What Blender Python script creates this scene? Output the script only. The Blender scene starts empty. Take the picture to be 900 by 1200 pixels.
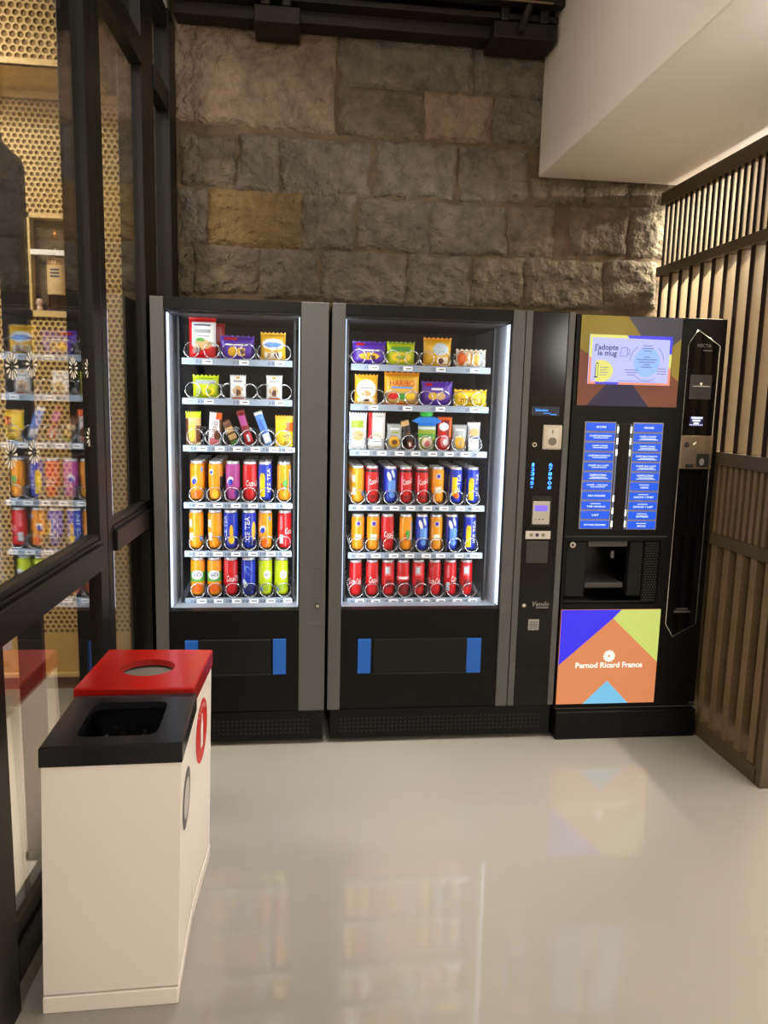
import bpy, bmesh, math, random
from mathutils import Vector, Matrix, noise
random.seed(7)
PI = math.pi
SC = bpy.context.scene
COL = SC.collection

# ------------------------------------------------------------------ camera model
F_PX, YAW, PITCH, ROLL = 886.677, 0.118556, 0.146638, -0.024217
CAM = Vector((-0.13424, -3.05638, 1.45583))
def cam_axes():
    cy, sy = math.cos(YAW), math.sin(YAW)
    f = Vector((sy*math.cos(PITCH), cy*math.cos(PITCH), -math.sin(PITCH)))
    r0 = Vector((cy, -sy, 0)); d0 = f.cross(r0)
    r = math.cos(ROLL)*r0 + math.sin(ROLL)*d0
    d = -math.sin(ROLL)*r0 + math.cos(ROLL)*d0
    return r, d, f
CR, CD, CF = cam_axes()
def on(u, v, axis, val):
    """the point of the plane axis = val that the photograph shows at (u, v)"""
    d = CR*((u-450)/F_PX) + CD*((v-600)/F_PX) + CF
    return CAM + d*((val-CAM[axis])/d[axis])
def P(u, v, Y=0.0):
    p = on(u, v, 1, Y); return p.x, p.z
cd = bpy.data.cameras.new('camera'); cam = bpy.data.objects.new('camera', cd); COL.objects.link(cam)
cam.matrix_world = Matrix(((CR.x, -CD.x, -CF.x, CAM.x), (CR.y, -CD.y, -CF.y, CAM.y), (CR.z, -CD.z, -CF.z, CAM.z), (0, 0, 0, 1)))
cd.sensor_fit = 'VERTICAL'; cd.sensor_height = 24.0; cd.lens = F_PX/1200*24.0; cd.clip_start = 0.02
SC.camera = cam

# ------------------------------------------------------------------ materials
def lin(c):
    return tuple(((x/255)/12.92 if x/255 <= .04045 else ((x/255+.055)/1.055)**2.4) for x in c)
MATS = {}
def mat(name, rgb=(128, 128, 128), rough=.5, metal=0., emit=0., spec=.5, coat=0., bump=0., bscale=40., var=0., vscale=8., bdist=.01):
    if name in MATS: return MATS[name]
    m = bpy.data.materials.new(name); m.use_nodes = True; MATS[name] = m
    nt = m.node_tree; b = nt.nodes['Principled BSDF']; c = lin(rgb)+(1,)
    b.inputs['Base Color'].default_value = c
    b.inputs['Roughness'].default_value = rough; b.inputs['Metallic'].default_value = metal
    b.inputs['Specular IOR Level'].default_value = spec; b.inputs['Coat Weight'].default_value = coat
    if emit:
        b.inputs['Emission Color'].default_value = c; b.inputs['Emission Strength'].default_value = emit
        b.inputs['Base Color'].default_value = tuple(x*.12 for x in c[:3])+(1,)
    if var or bump:
        tc = nt.nodes.new('ShaderNodeTexCoord')
    if var:
        n = nt.nodes.new('ShaderNodeTexNoise'); n.inputs['Scale'].default_value = vscale; n.inputs['Detail'].default_value = 6
        nt.links.new(tc.outputs['Object'], n.inputs['Vector'])
        r = nt.nodes.new('ShaderNodeValToRGB'); r.color_ramp.elements[0].position = .3; r.color_ramp.elements[1].position = .7
        r.color_ramp.elements[0].color = tuple(max(0, x*(1-var)) for x in c[:3])+(1,)
        r.color_ramp.elements[1].color = tuple(min(1, x*(1+var)) for x in c[:3])+(1,)
        nt.links.new(n.outputs['Fac'], r.inputs['Fac']); nt.links.new(r.outputs['Color'], b.inputs['Base Color'])
    if bump:
        n2 = nt.nodes.new('ShaderNodeTexNoise'); n2.inputs['Scale'].default_value = bscale; n2.inputs['Detail'].default_value = 8
        nt.links.new(tc.outputs['Object'], n2.inputs['Vector'])
        bp = nt.nodes.new('ShaderNodeBump'); bp.inputs['Strength'].default_value = bump; bp.inputs['Distance'].default_value = bdist
        nt.links.new(n2.outputs['Fac'], bp.inputs['Height']); nt.links.new(bp.outputs['Normal'], b.inputs['Normal'])
    return m
def glass_mat(name, f0, power, tint=(1, 1, 1), rough=0.0):
    m = bpy.data.materials.new(name); m.use_nodes = True; nt = m.node_tree; nt.nodes.clear()
    out = nt.nodes.new('ShaderNodeOutputMaterial'); mix = nt.nodes.new('ShaderNodeMixShader')
    tr = nt.nodes.new('ShaderNodeBsdfTransparent'); tr.inputs['Color'].default_value = tint+(1,)
    gl = nt.nodes.new('ShaderNodeBsdfGlossy'); gl.inputs['Roughness'].default_value = rough
    g = nt.nodes.new('ShaderNodeNewGeometry'); dot = nt.nodes.new('ShaderNodeVectorMath'); dot.operation = 'DOT_PRODUCT'
    nt.links.new(g.outputs['Normal'], dot.inputs[0]); nt.links.new(g.outputs['Incoming'], dot.inputs[1])
    def mth(op, a, b=None):
        n = nt.nodes.new('ShaderNodeMath'); n.operation = op
        for i, x in enumerate((a, b)):
            if x is None: continue
            if isinstance(x, (int, float)): n.inputs[i].default_value = x
            else: nt.links.new(x, n.inputs[i])
        return n.outputs[0]
    a = mth('ABSOLUTE', dot.outputs['Value']); fr = mth('POWER', mth('SUBTRACT', 1.0, a), power)
    fac = mth('ADD', mth('MULTIPLY', fr, 1-f0), f0)
    nt.links.new(fac, mix.inputs[0]); nt.links.new(tr.outputs[0], mix.inputs[1]); nt.links.new(gl.outputs[0], mix.inputs[2])
    nt.links.new(mix.outputs[0], out.inputs[0]); MATS[name] = m
    return m

# ------------------------------------------------------------------ text outlines
TX = {}
def text_shape(s, shear=0., bold=0.):
    k = (s, shear, bold)
    if k not in TX:
        c = bpy.data.curves.new('t', 'FONT'); c.body = s; c.shear = shear; c.offset = bold; c.dimensions = '2D'; c.fill_mode = 'FRONT'; c.resolution_u = 2
        o = bpy.data.objects.new('t', c); me = bpy.data.meshes.new_from_object(o)
        vs = [(v.co.x, v.co.y) for v in me.vertices]; fs = [tuple(p.vertices) for p in me.polygons]
        x0 = min(v[0] for v in vs); x1 = max(v[0] for v in vs); y0 = min(v[1] for v in vs); y1 = max(v[1] for v in vs)
        vs = [(v[0]-(x0+x1)/2, v[1]-(y0+y1)/2) for v in vs]
        TX[k] = (vs, fs, x1-x0, y1-y0)
        bpy.data.objects.remove(o); bpy.data.curves.remove(c); bpy.data.meshes.remove(me)
    return TX[k]

# ------------------------------------------------------------------ mesh builder
class MB:
    def __init__(s): s.v = []; s.f = []; s.m = []; s.sm = []
    def add(s, vs, fs, m=0, smooth=False):
        n = len(s.v); s.v += [tuple(v) for v in vs]
        for f in fs: s.f.append(tuple(i+n for i in f)); s.m.append(m); s.sm.append(smooth)
        return s
    def box(s, x0, x1, y0, y1, z0, z1, m=0, bev=0.):
        if x0 > x1: x0, x1 = x1, x0
        if y0 > y1: y0, y1 = y1, y0
        if z0 > z1: z0, z1 = z1, z0
        b = min(bev, (x1-x0)*.45, (y1-y0)*.45, (z1-z0)*.45)
        if b <= 0:
            vs = [(x, y, z) for z in (z0, z1) for y in (y0, y1) for x in (x0, x1)]
            return s.add(vs, [(0, 2, 3, 1), (4, 5, 7, 6), (0, 1, 5, 4), (2, 6, 7, 3), (0, 4, 6, 2), (1, 3, 7, 5)], m)
        bm = bmesh.new(); bmesh.ops.create_cube(bm, size=1)
        for v in bm.verts:
            v.co = Vector(((x0+x1)/2+v.co.x*(x1-x0), (y0+y1)/2+v.co.y*(y1-y0), (z0+z1)/2+v.co.z*(z1-z0)))
        bmesh.ops.bevel(bm, geom=bm.edges[:], offset=b, segments=2, profile=.5, affect='EDGES')
        bm.verts.index_update()
        s.add([v.co[:] for v in bm.verts], [tuple(v.index for v in f.verts) for f in bm.faces], m); bm.free(); return s
    def rect(s, x0, x1, z0, z1, y, m=0):
        if x0 > x1: x0, x1 = x1, x0
        if z0 > z1: z0, z1 = z1, z0
        return s.add([(x0, y, z0), (x1, y, z0), (x1, y, z1), (x0, y, z1)], [(0, 1, 2, 3)], m)
    def poly(s, pts, y, m=0):
        a = sum(pts[i][0]*pts[(i+1) % len(pts)][1]-pts[(i+1) % len(pts)][0]*pts[i][1] for i in range(len(pts)))
        if a < 0: pts = pts[::-1]
        return s.add([(x, y, z) for x, z in pts], [tuple(range(len(pts)))], m)
    def prism(s, pts, y0, y1, m=0):
        a = sum(pts[i][0]*pts[(i+1) % len(pts)][1]-pts[(i+1) % len(pts)][0]*pts[i][1] for i in range(len(pts)))
        if a < 0: pts = pts[::-1]
        n = len(pts)
        fs = [tuple(range(n)), tuple(range(2*n-1, n-1, -1))]+[(i, i+n, (i+1) % n+n, (i+1) % n) for i in range(n)]
        return s.add([(x, y0, z) for x, z in pts]+[(x, y1, z) for x, z in pts], fs, m)
    def disc(s, x, z, r, y, m=0, n=24, rz=None):
        return s.poly([(x+r*math.cos(2*PI*i/n), z+(rz or r)*math.sin(2*PI*i/n)) for i in range(n)], y, m)
    def cyly(s, x, z, r, y0, y1, m=0, n=20):
        return s.prism([(x+r*math.cos(2*PI*i/n), z+r*math.sin(2*PI*i/n)) for i in range(n)], y0, y1, m)
    def line(s, pts, w, y, m=0, closed=False):
        q = list(pts)+([pts[0]] if closed else [])
        for (a, b), (c, d) in zip(q, q[1:]):
            L = math.hypot(c-a, d-b) or 1; nx, nz = -(d-b)/L*w/2, (c-a)/L*w/2
            s.poly([(a+nx, b+nz), (c+nx, d+nz), (c-nx, d-nz), (a-nx, b-nz)], y, m)
        return s
    def tube(s, path, r, m=0, n=6, closed=False):
        path = [Vector(p) for p in path]; N = len(path); vs = []; fs = []
        for i, p in enumerate(path):
            t = (path[min(i+1, N-1)]-path[max(i-1, 0)]).normalized()
            a = t.cross(Vector((0, 0, 1)));
            if a.length < .2: a = t.cross(Vector((1, 0, 0)))
            a.normalize(); b = t.cross(a)
            if i and (a.dot(pa) < 0): pass
            pa = a
            for k in range(n): vs.append(p+r*(a*math.cos(2*PI*k/n)+b*math.sin(2*PI*k/n)))
        for i in range(N-1):
            for k in range(n):
                fs.append((i*n+k, i*n+(k+1) % n, (i+1)*n+(k+1) % n, (i+1)*n+k))
        fs += [tuple(range(n))[::-1], tuple(range((N-1)*n, N*n))]
        return s.add(vs, fs, m, True)
    def lathe(s, prof, m=0, n=28, cx=0, cy=0, cz=0, smooth=True):
        vs = []; fs = []
        for r, z in prof:
            for k in range(n): vs.append((cx+r*math.cos(2*PI*k/n), cy+r*math.sin(2*PI*k/n), cz+z))
        for i in range(len(prof)-1):
            for k in range(n): fs.append((i*n+k, i*n+(k+1) % n, (i+1)*n+(k+1) % n, (i+1)*n+k))
        s.add(vs, fs, m, smooth)
        if prof[0][0] > 1e-5: s.add([], [], m); s.f.append(tuple(len(s.v)-len(vs)+k for k in range(n))[::-1]); s.m.append(m); s.sm.append(False)
        if prof[-1][0] > 1e-5: s.f.append(tuple(len(s.v)-n+k for k in range(n))); s.m.append(m); s.sm.append(False)
        return s
    def text(s, t, x, z, y, h=None, w=None, m=0, shear=0., bold=.012, surf=None, rot=0.):
        vs, fs, tw, th = text_shape(t, shear, bold)
        k = h/th if h else w/tw
        kx = (w/tw if (h and w) else k)
        c, sn = math.cos(rot), math.sin(rot); out = []
        for a, b in vs:
            a *= kx; b *= k; px, pz = x+a*c-b*sn, z+a*sn+b*c
            out.append(surf(px, pz) if surf else (px, y, pz))
        return s.add(out, fs, m)
    def build(s, name, mats, parent=None, origin=None):
        me = bpy.data.meshes.new(name); og = Vector(origin) if origin is not None else (ORG.get(parent.name if parent else None, Vector((0, 0, 0))))
        me.from_pydata([(v[0]-og.x, v[1]-og.y, v[2]-og.z) for v in s.v], [], s.f)
        if not isinstance(mats, (list, tuple)): mats = [mats]
        for m in mats: me.materials.append(m)
        me.polygons.foreach_set('material_index', s.m); me.polygons.foreach_set('use_smooth', s.sm); me.update()
        o = bpy.data.objects.new(name, me); COL.objects.link(o)
        if parent: o.parent = parent; ORG[o.name] = og
        return o
ORG = {}
def tag(o, label=None, cat=None, group=None, kind=None):
    if label: o['label'] = label; assert 4 <= len(label.split()) <= 16, label
    if cat: o['category'] = cat
    if group: o['group'] = group
    if kind: o['kind'] = kind
    return o
def thing(name, label, cat, loc=(0, 0, 0), rz=0., group=None, local=False):
    o = bpy.data.objects.new(name, None); COL.objects.link(o); o.empty_display_size = .1
    o.location = loc; o.rotation_euler = (0, 0, rz); ORG[o.name] = Vector((0, 0, 0)) if local else Vector(loc)
    return tag(o, label, cat, group)
def struct(name, mb, m, parent=None):
    o = mb.build(name, m, parent)
    if not parent: o['kind'] = 'structure'
    return o

# ------------------------------------------------------------------ shared materials
M_black = mat('black_panel', (12, 12, 13), .4, spec=.18)
M_black2 = mat('black_gloss', (8, 8, 11), .12, spec=.3)
M_dark = mat('dark_recess', (9, 9, 10), .6)
M_grey = mat('grey_trim', (88, 88, 88), .45, .25)
M_wire = mat('steel_wire', (225, 228, 232), .22, .9)
M_chrome = mat('chrome', (225, 222, 215), .15, .9)
M_blue = mat('blue_plastic', (25, 95, 190), .4)
M_white = mat('white_print', (240, 240, 240), .5)
M_led = mat('led_strip', (198, 220, 255), .5, emit=2.2)
M_liner = mat('cabinet_liner', (150, 156, 166), .4)
M_inner = mat('cabinet_back', (30, 31, 36), .6)
M_tray = mat('shelf_tray', (38, 39, 42), .5)
M_strip = mat('price_strip', (150, 164, 180), .4)
M_label = mat('price_label', (246, 248, 250), .5)
M_ink = mat('ink', (40, 44, 60), .6)
M_win = glass_mat('machine_glass', .012, 5.)
M_pane = glass_mat('partition_glass', .035, 2.8)
M_frame = mat('black_frame', (15, 13, 12), .42, spec=.25)
M_gold = mat('gold_panel', (208, 178, 118), .5, .05)
M_goldback = mat('gold_backing', (138, 106, 62), .7)

# ------------------------------------------------------------------ room shell
WALL_Y = .72
def floor_mat():
    m = mat('floor_resin', (152, 149, 142), .05, spec=.6, var=.025, vscale=1.5)
    nt = m.node_tree; b = nt.nodes['Principled BSDF']
    tc = nt.nodes.new('ShaderNodeTexCoord'); n = nt.nodes.new('ShaderNodeTexNoise'); n.inputs['Scale'].default_value = 9; n.inputs['Detail'].default_value = 3
    nt.links.new(tc.outputs['Object'], n.inputs['Vector'])
    bp = nt.nodes.new('ShaderNodeBump'); bp.inputs['Strength'].default_value = .03; bp.inputs['Distance'].default_value = .01
    nt.links.new(n.outputs['Fac'], bp.inputs['Height']); nt.links.new(bp.outputs['Normal'], b.inputs['Normal'])
    return m
M_cream = mat('cream_plaster', (228, 215, 196), .7, bump=.05, bscale=120)
M_ceil = mat('ceiling_paint', (120, 108, 94), .8)
struct('floor', MB().box(-4, 3.4, -6, 1.2, -.1, 0), floor_mat())
struct('ceiling', MB().box(-4.1, 1.4, -6, 1.2, 3.5, 3.6), M_ceil)
struct('wall_front', MB().box(-4, 3.4, -6.1, -6, 0, 3.6), M_cream)
struct('wall_right', MB().box(3.3, 3.4, -6, 1.2, 0, 3.6), M_cream)
struct('wall_left', MB().box(-4.1, -4, -6, 1.2, 0, 3.6), M_cream)
M_soffit = mat('soffit_paint', (236, 228, 218), .75, bump=.03, bscale=160)
sx, sz = P(631, 207.8, WALL_Y)
struct('ceiling_soffit', MB().box(sx, 3.3, -6, WALL_Y, sz, 3.52, bev=.004), M_soffit)

# stone wall: one wall, its blocks modelled in relief over a mortar bed
STONES = [mat('stone_%s' % k, c, .85, var=v, vscale=16, bump=1., bscale=38, bdist=.03) for k, c, v in (
    ('buff', (124, 110, 93), .3), ('grey', (110, 101, 88), .32), ('brown', (106, 95, 77), .32), ('ochre', (122, 99, 62), .2), ('rose', (136, 115, 95), .3))]
M_mortar = mat('mortar', (94, 79, 59), .9, var=.3, vscale=14, bump=.8, bscale=40)
def cpx(a, b, c, d, k=3): # crop coordinates -> photo pixels
    if k == 3: return 180+a*.53333, b*.53333, 180+c*.53333, d*.53333
    return 620+a/3.2143, b/3.2143, 620+c/3.2143, d/3.2143
BL = [(40, 48, 395, 274, 4), (410, 68, 702, 194, 1), (708, 92, 872, 206, 1), (408, 195, 590, 297, 2), (600, 203, 742, 306, 4), (752, 214, 862, 313, 1),
      (60, 298, 175, 404, 2), (187, 296, 272, 416, 1), (280, 308, 472, 427, 1), (492, 313, 664, 431, 1), (676, 326, 824, 442, 1), (834, 392, 905, 446, 2),
      (58, 414, 114, 530, 1), (120, 420, 320, 540, 3), (328, 430, 440, 546, 1), (452, 440, 606, 549, 1), (610, 449, 776, 556, 1), (785, 456, 880, 562, 2),
      (50, 542, 84, 645, 2), (88, 540, 228, 642, 2), (236, 550, 362, 652, 1), (370, 555, 554, 662, 1), (560, 562, 696, 668, 1), (704, 568, 812, 670, 2), (820, 572, 985, 676, 2)]
BL4 = [(70, 672, 208, 768, 2), (216, 680, 376, 770, 2), (384, 690, 540, 772, 2), (165, 782, 372, 955, 2), (382, 785, 560, 970, 2), (298, 985, 480, 1160, 2)]
wb = MB()
wb.box(-4, 3.3, WALL_Y+.02, WALL_Y+.25, 0, 3.55, 5)
def block(x0, z0, x1, z1, m):
    if z0 > z1: z0, z1 = z1, z0
    g = -.010; x0 += g; x1 -= g; z0 += g; z1 -= g
    st = .011; nx = max(4, int((x1-x0)/st)); nz = max(4, int((z1-z0)/st)); sd = random.random()*50
    vs = []; fs = []; rx = [random.uniform(-.008, .008) for _ in range(4)]
    for j in range(nz+1):
        for i in range(nx+1):
            s, t = i/nx, j/nz
            jit = noise.noise(Vector((s*4+sd, t*4, 1)))*.018
            x = x0+(x1-x0)*s+(rx[0]*(1-s)+rx[1]*s)*(t-.5)*2+(jit if 0 < i < nx else jit*.8)
            z = z0+(z1-z0)*t+(rx[2]*(1-t)+rx[3]*t)*(s-.5)*2+jit*.8
            e = min(s*(x1-x0), (1-s)*(x1-x0), t*(z1-z0), (1-t)*(z1-z0))
            e = min(1, e/.034); e = 1-(1-e)**2.2
            h = noise.fractal(Vector((x*15+sd, z*15, sd)), .55, 2.2, 6)*.013 + abs(noise.noise(Vector((x*6, z*6, sd))))*.016
            y = WALL_Y+.024-e*(.020+h)
            vs.append((x, min(y, WALL_Y+.03), z))
    for j in range(nz):
        for i in range(nx):
            a = j*(nx+1)+i; fs.append((a, a+1, a+nx+2, a+nx+1))
    wb.add(vs, fs, m, True)
for B, k in ((BL, 3), (BL4, 4)):
    for a, b, c, d, m in B:
        u0, v0, u1, v1 = cpx(a, b, c, d, k); x0, z0 = P(u0, (v0+v1)/2, WALL_Y); x1, _ = P(u1, (v0+v1)/2, WALL_Y)
        _, zt = P((u0+u1)/2, v0, WALL_Y); _, zb = P((u0+u1)/2, v1, WALL_Y); block(x0, zb, x1, zt, m)
zc = 1.72  # courses hidden behind the machines
while zc > .2:
    x = -.72
    while x < 1.75:
        w = random.uniform(.28, .55); block(x, zc-.29, min(x+w, 1.8), zc, random.choice((1, 2, 1))); x += w+.012
    zc -= .3
wall = struct('wall_back', wb, STONES and [STONES[0], STONES[1], STONES[2], STONES[3], STONES[4], M_mortar])

# dark steel beam carried on bearing blocks over the stone wall
M_steel = mat('dark_steel', (24, 16, 11), .55, .2, var=.3, vscale=6)
_, bz = P(430, 33, .6)
bt = thing('steel_beam', 'dark brown steel beam on bearing blocks along the top of stone wall', 'beam', (.2, .6, bz))
MB().box(-.672, sx-.005, .60, .705, bz, bz+.20, bev=.004).box(-.672, sx-.005, .52, .705, bz+.05, bz+.075, bev=.003).build('lower_flange', M_steel, bt)
MB().box(-.672, sx-.005, .44, .50, bz+.085, bz+.23, bev=.004).build('web', M_steel, bt)
MB().box(-.3, sx-.06, .432, .439, bz+.083, bz+.089).build('edge_strip', mat('pale_edge', (120, 98, 70), .6), bt)  # paler brown strip along the web's lower front edge
for u0, u1, v1 in ((298, 352, 32), (575, 648, 50)):
    x0, z0 = P(u0, v1, .56); x1, _ = P(u1, v1, .56)
    b = MB().box(x0, x1, .50, .70, z0, z0+.07, bev=.006)
    for xx in (x0+.05, x1-.06): b.box(xx-.022, xx+.022, .5, .66, z0+.07, z0+.22, bev=.01)
    b.build('bearing_block', M_steel, bt)
x0, z0 = P(608, 40, .5)
MB().tube([(x0, .48, z0), (x0+.06, .44, z0+.2)], .018, 0, 10).build('brace', M_steel, bt)

# ------------------------------------------------------------------ glazed partition on the left
GR = -math.radians(2.2)
win = bpy.data.objects.new('window_1', None); COL.objects.link(win); win.location = (-.73, 0, 0); win.rotation_euler = (0, 0, GR); win['kind'] = 'structure'
ORG['window_1'] = Vector((0, 0, 0))
def gbox(name, x0, x1, s0, s1, z0, z1, m=M_frame, bev=.004):
    return MB().box(x0, x1, s0, s1, z0, z1, bev=bev).build(name, m, win)
M_plinth = mat('brushed_plinth', (150, 144, 134), .35, .6)
gbox('mullion', -.072, .008, -.615, -.53, .07, 3.1); gbox('mullion', -.072, .008, -.525, -.462, .07, 3.1)
gbox('mullion', -.085, .008, .09, .20, .07, 3.1); gbox('mullion', -.085, .004, .205, .31, .07, 3.1)
gbox('mullion', -.05, .02, .56, .70, .07, 3.1)
gbox('mullion', -.11, .012, -1.50, -1.365, 0.0, 3.1)
gbox('mullion', -.11, .012, -3.0, -2.86, 0.0, 3.1)
SEG = [(-4.6, -3.0), (-2.86, -1.5), (-1.365, -.615), (-.462, .09), (.31, .56)]
for i, (a, b) in enumerate(SEG):
    hi = i >= 3
    z0, z1 = (.93, 1.003) if hi else (.905, .985)
    m1 = MB().box(-.06, .022, a-(.136 if i == 2 else 0), b, z0, z1, bev=.004).box(-.05, .010, a, b, z1, z1+.012, bev=.002).box(-.03, .004, a, b, z1+.012, z1+.03, bev=.002)
    m1.build('mid_rail', M_frame, win)
    gbox('transom', -.06, .012, a, b, 2.68, 2.772); gbox('top_rail', -.06, .012, a, b, 3.02, 3.1)
    MB().box(-.06, .012, a, b, .07, .16, bev=.004).box(-.05, .0, a, b, .16, .2, bev=.004).build('bottom_rail', M_frame, win)
    gbox('plinth', -.06, .004, a, b, 0, .069, M_plinth, .002)
    for z0_, z1_ in ((.2, z0), (z1+.03, 2.68), (2.772, 3.02)):
        MB().box(-.0165, -.0125, a, b, z0_, z1_).build('pane', M_pane, win)
# frosted sun motifs stuck on the near pane
def to_glass(u, v):
    n = Vector((math.cos(GR), math.sin(GR), 0)); c = n.dot(Vector((-.73, 0, 0)))-.012
    d = CR*((u-450)/F_PX)+CD*((v-600)/F_PX)+CF; p = CAM+d*((c-n.dot(CAM))/n.dot(d))
    q = Matrix.Rotation(-GR, 3, 'Z') @ (p-Vector((-.73, 0, 0))); return q.y, q.z
M_frost = mat('frosted_film', (226, 222, 210), .7)
for (u, v) in ((14, 429), (37, 427), (86, 431), (104, 432), (13, 534), (40, 530), (106, 512)):
    s0, z0 = to_glass(u, v); mb = MB()
    for k in range(12):
        a = 2*PI*k/12; da = .13; pts = []
        for (r, aa) in ((.012, a-da*.5), (.029, a-da), (.033, a), (.029, a+da), (.012, a+da*.5)):
            pts.append((s0+r*math.cos(aa)*1.15, z0+r*math.sin(aa)))
        mb.add([(-.0118, p, q) for p, q in pts], [tuple(range(5))], 0)
    mb.build('frosted_motif', M_frost, win)
gbox('header', -.10, -.0, -4.6, .70, 3.1, 3.5, mat('header_plaster', (214, 200, 178), .7), 0)

# ------------------------------------------------------------------ what stands behind the glass
def perforated(mb, x0, x1, z0, z1, y, p, r, holes=None, m=0):
    """a sheet with hexagonally packed round holes"""
    dz = p*math.sqrt(3)/2; nj = int((z1-z0)/dz); ni = int((x1-x0)/p)
    for j in range(nj):
        for i in range(ni):
            cx = x0+p*(i+.5+(.5 if j % 2 else 0)); cz = z0+dz*(j+.5)
            if holes and holes[0] < cx < holes[1] and holes[2] < cz < holes[3]: continue
            R = p/math.sqrt(3); vs = []; fs = []
            for k in range(12):
                a = PI/6*k+PI/6
                rr = R if k % 2 == 0 else p/2
                vs.append((cx+rr*math.cos(a), y, cz+rr*math.sin(a)))
            for k in range(12):
                a = PI/6*k+PI/6; vs.append((cx+r*math.cos(a), y, cz+r*math.sin(a)))
            for k in range(12): vs.append((vs[12+k][0], y+.006, vs[12+k][2]))
            for k in range(12):
                n = (k+1) % 12; fs.append((k, n, 12+n, 12+k)); fs.append((12+k, 12+n, 24+n, 24+k))
            mb.add(vs, fs, m)
HY = .70
hx1, _ = P(163, 500, HY); hx0 = -2.2; _, hz1 = P(70, 112, HY); _, hz0 = P(70, 742, HY); _, hb = P(70, 790, HY)
hp = thing('honeycomb_screen', 'gold honeycomb perforated wall panel with lit bottle niche behind the glass partition', 'panel', (-1.5, HY, 0))
nx0, nz1 = P(29, 249, HY); nx1, nz0 = P(90, 373, HY)
mb = MB(); perforated(mb, hx0, hx1-.028, hz0, hz1-.02, HY, .0262, .0096, (nx0-.004, nx1+.004, nz0-.004, nz1+.004))
mb.build('perforated_sheet', M_gold, hp)
bk = MB(); bk.box(hx0, nx0, HY+.008, HY+.018, hb, hz1).box(nx1, hx1, HY+.008, HY+.018, hb, hz1).box(nx0, nx1, HY+.008, HY+.018, hb, nz0).box(nx0, nx1, HY+.008, HY+.018, nz1, hz1)
bk.build('backing', M_goldback, hp)
MB().box(hx1-.03, hx1, HY-.012, HY+.018, .07, hz1).box(hx0, hx1, HY-.012, HY+.018, hz1-.022, hz1+.01).build('edge_trim', M_gold, hp)
M_mesh = mat('fine_gold_mesh', (205, 168, 100), .5, bump=.5, bscale=320)
mb = MB().box(hx0, hx1-.03, HY-.004, HY+.004, .085, hz0)
mb.build('fine_mesh_band', M_mesh, hp)
MB().box(hx0, hx1, HY-.03, HY+.01, .066, .086, bev=.003).build('ledge', M_gold, hp)
MB().box(hx0, hx1, HY-.005, HY+.01, 0, .066).build('kick_board', mat('brown_kick', (128, 96, 66), .4), hp)
t = .022
nf = MB().box(nx0, nx0+t, HY-.015, HY+.12, nz0, nz1).box(nx1-t, nx1, HY-.015, HY+.12, nz0, nz1).box(nx0, nx1, HY-.015, HY+.12, nz0, nz0+t+.006).box(nx0, nx1, HY-.015, HY+.12, nz1-t, nz1)
# recess lies within the sheet's wall cavity, cut into the wall relief
nic = nf.build('niche_frame', M_gold, hp)
MB().box(nx0+t, nx1-t, HY+.112, HY+.118, nz0+t, nz1-t).build('niche_back', mat('niche_brown', (112, 82, 58), .5), nic)
_, zs0 = P(50, 299, HY); _, zs1 = P(50, 293, HY)
MB().box(nx0+t, nx1-t, HY-.016, HY-.008, zs0, zs1).build('white_bar', M_white, nic)
bx, _ = P(66, 320, HY+.04); bzb = nz0+t+.0065
_, lz0 = P(66, 346, HY+.04); _, lz1 = P(66, 303, HY+.04); _, nz_ = P(64, 268, HY+.04)
bo = thing('bottle', 'dark brown bottle with cream paper label standing in the gold niche', 'bottle', (bx, HY+.055, bzb), local=True)
H = nz_-bzb
MB().lathe([(.03, 0), (.043, .006), (.044, H*.55), (.040, H*.62), (.02, H*.72), (.014, H*.78), (.014, H*.86)], 0, 24).build('body', mat('brown_glass', (58, 32, 18), .12), bo)
MB().lathe([(.0165, H*.86), (.0165, H)], 0, 20).build('cap', mat('copper_foil', (176, 120, 66), .35, .5), bo)
lb = MB(); rl = .0448
vs = []; fs = []
for k in range(15):
    a = -PI*.95+PI*.9*k/14
    vs += [(rl*math.cos(a), rl*math.sin(a), lz0-bzb), (rl*math.cos(a), rl*math.sin(a), lz1-bzb)]
fs = [(2*k, 2*k+2, 2*k+3, 2*k+1) for k in range(14)]
lb.add(vs, fs, 0, True)
cyl = lambda X, Z: ((rl+.0006)*math.sin(X/rl), -(rl+.0006)*math.cos(X/rl), Z)
lb.text('LILLET', 0, lz1-bzb-.022, 0, w=.07, h=.02, m=1, surf=cyl)
for q in (.40, .46, .52): lb.add([cyl(-.02+.04*i/4, (lz0+lz1)/2-bzb+.01+(q-.46)*.25+d) for d in (0, .008) for i in range(5)], [(i, i+1, i+6, i+5) for i in range(4)], 2)
lb.build('label', [mat('cream_paper', (212, 184, 132), .6), mat('rust_ink', (150, 70, 40), .6), mat('navy_ink', (60, 60, 90), .6)], bo)
ox, oz = P(47, 365, HY+.02)
og = MB().lathe([(.012, 0), (.016, .004), (.014, .018), (.010, .022), (.017, .03), (.019, .042), (.014, .053), (.004, .058)], 0, 18)
og.box(-.006, -.003, -.019, -.015, .040, .046, 1).box(.003, .006, -.019, -.015, .040, .046, 1)
o = og.build('ornament', [mat('pale_ceramic', (206, 178, 158), .4), M_dark]); o.location = (ox, HY+.02, nz0+t+.0065); tag(o, 'small pale round headed ornament in the corner of gold niche', 'ornament')
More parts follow.
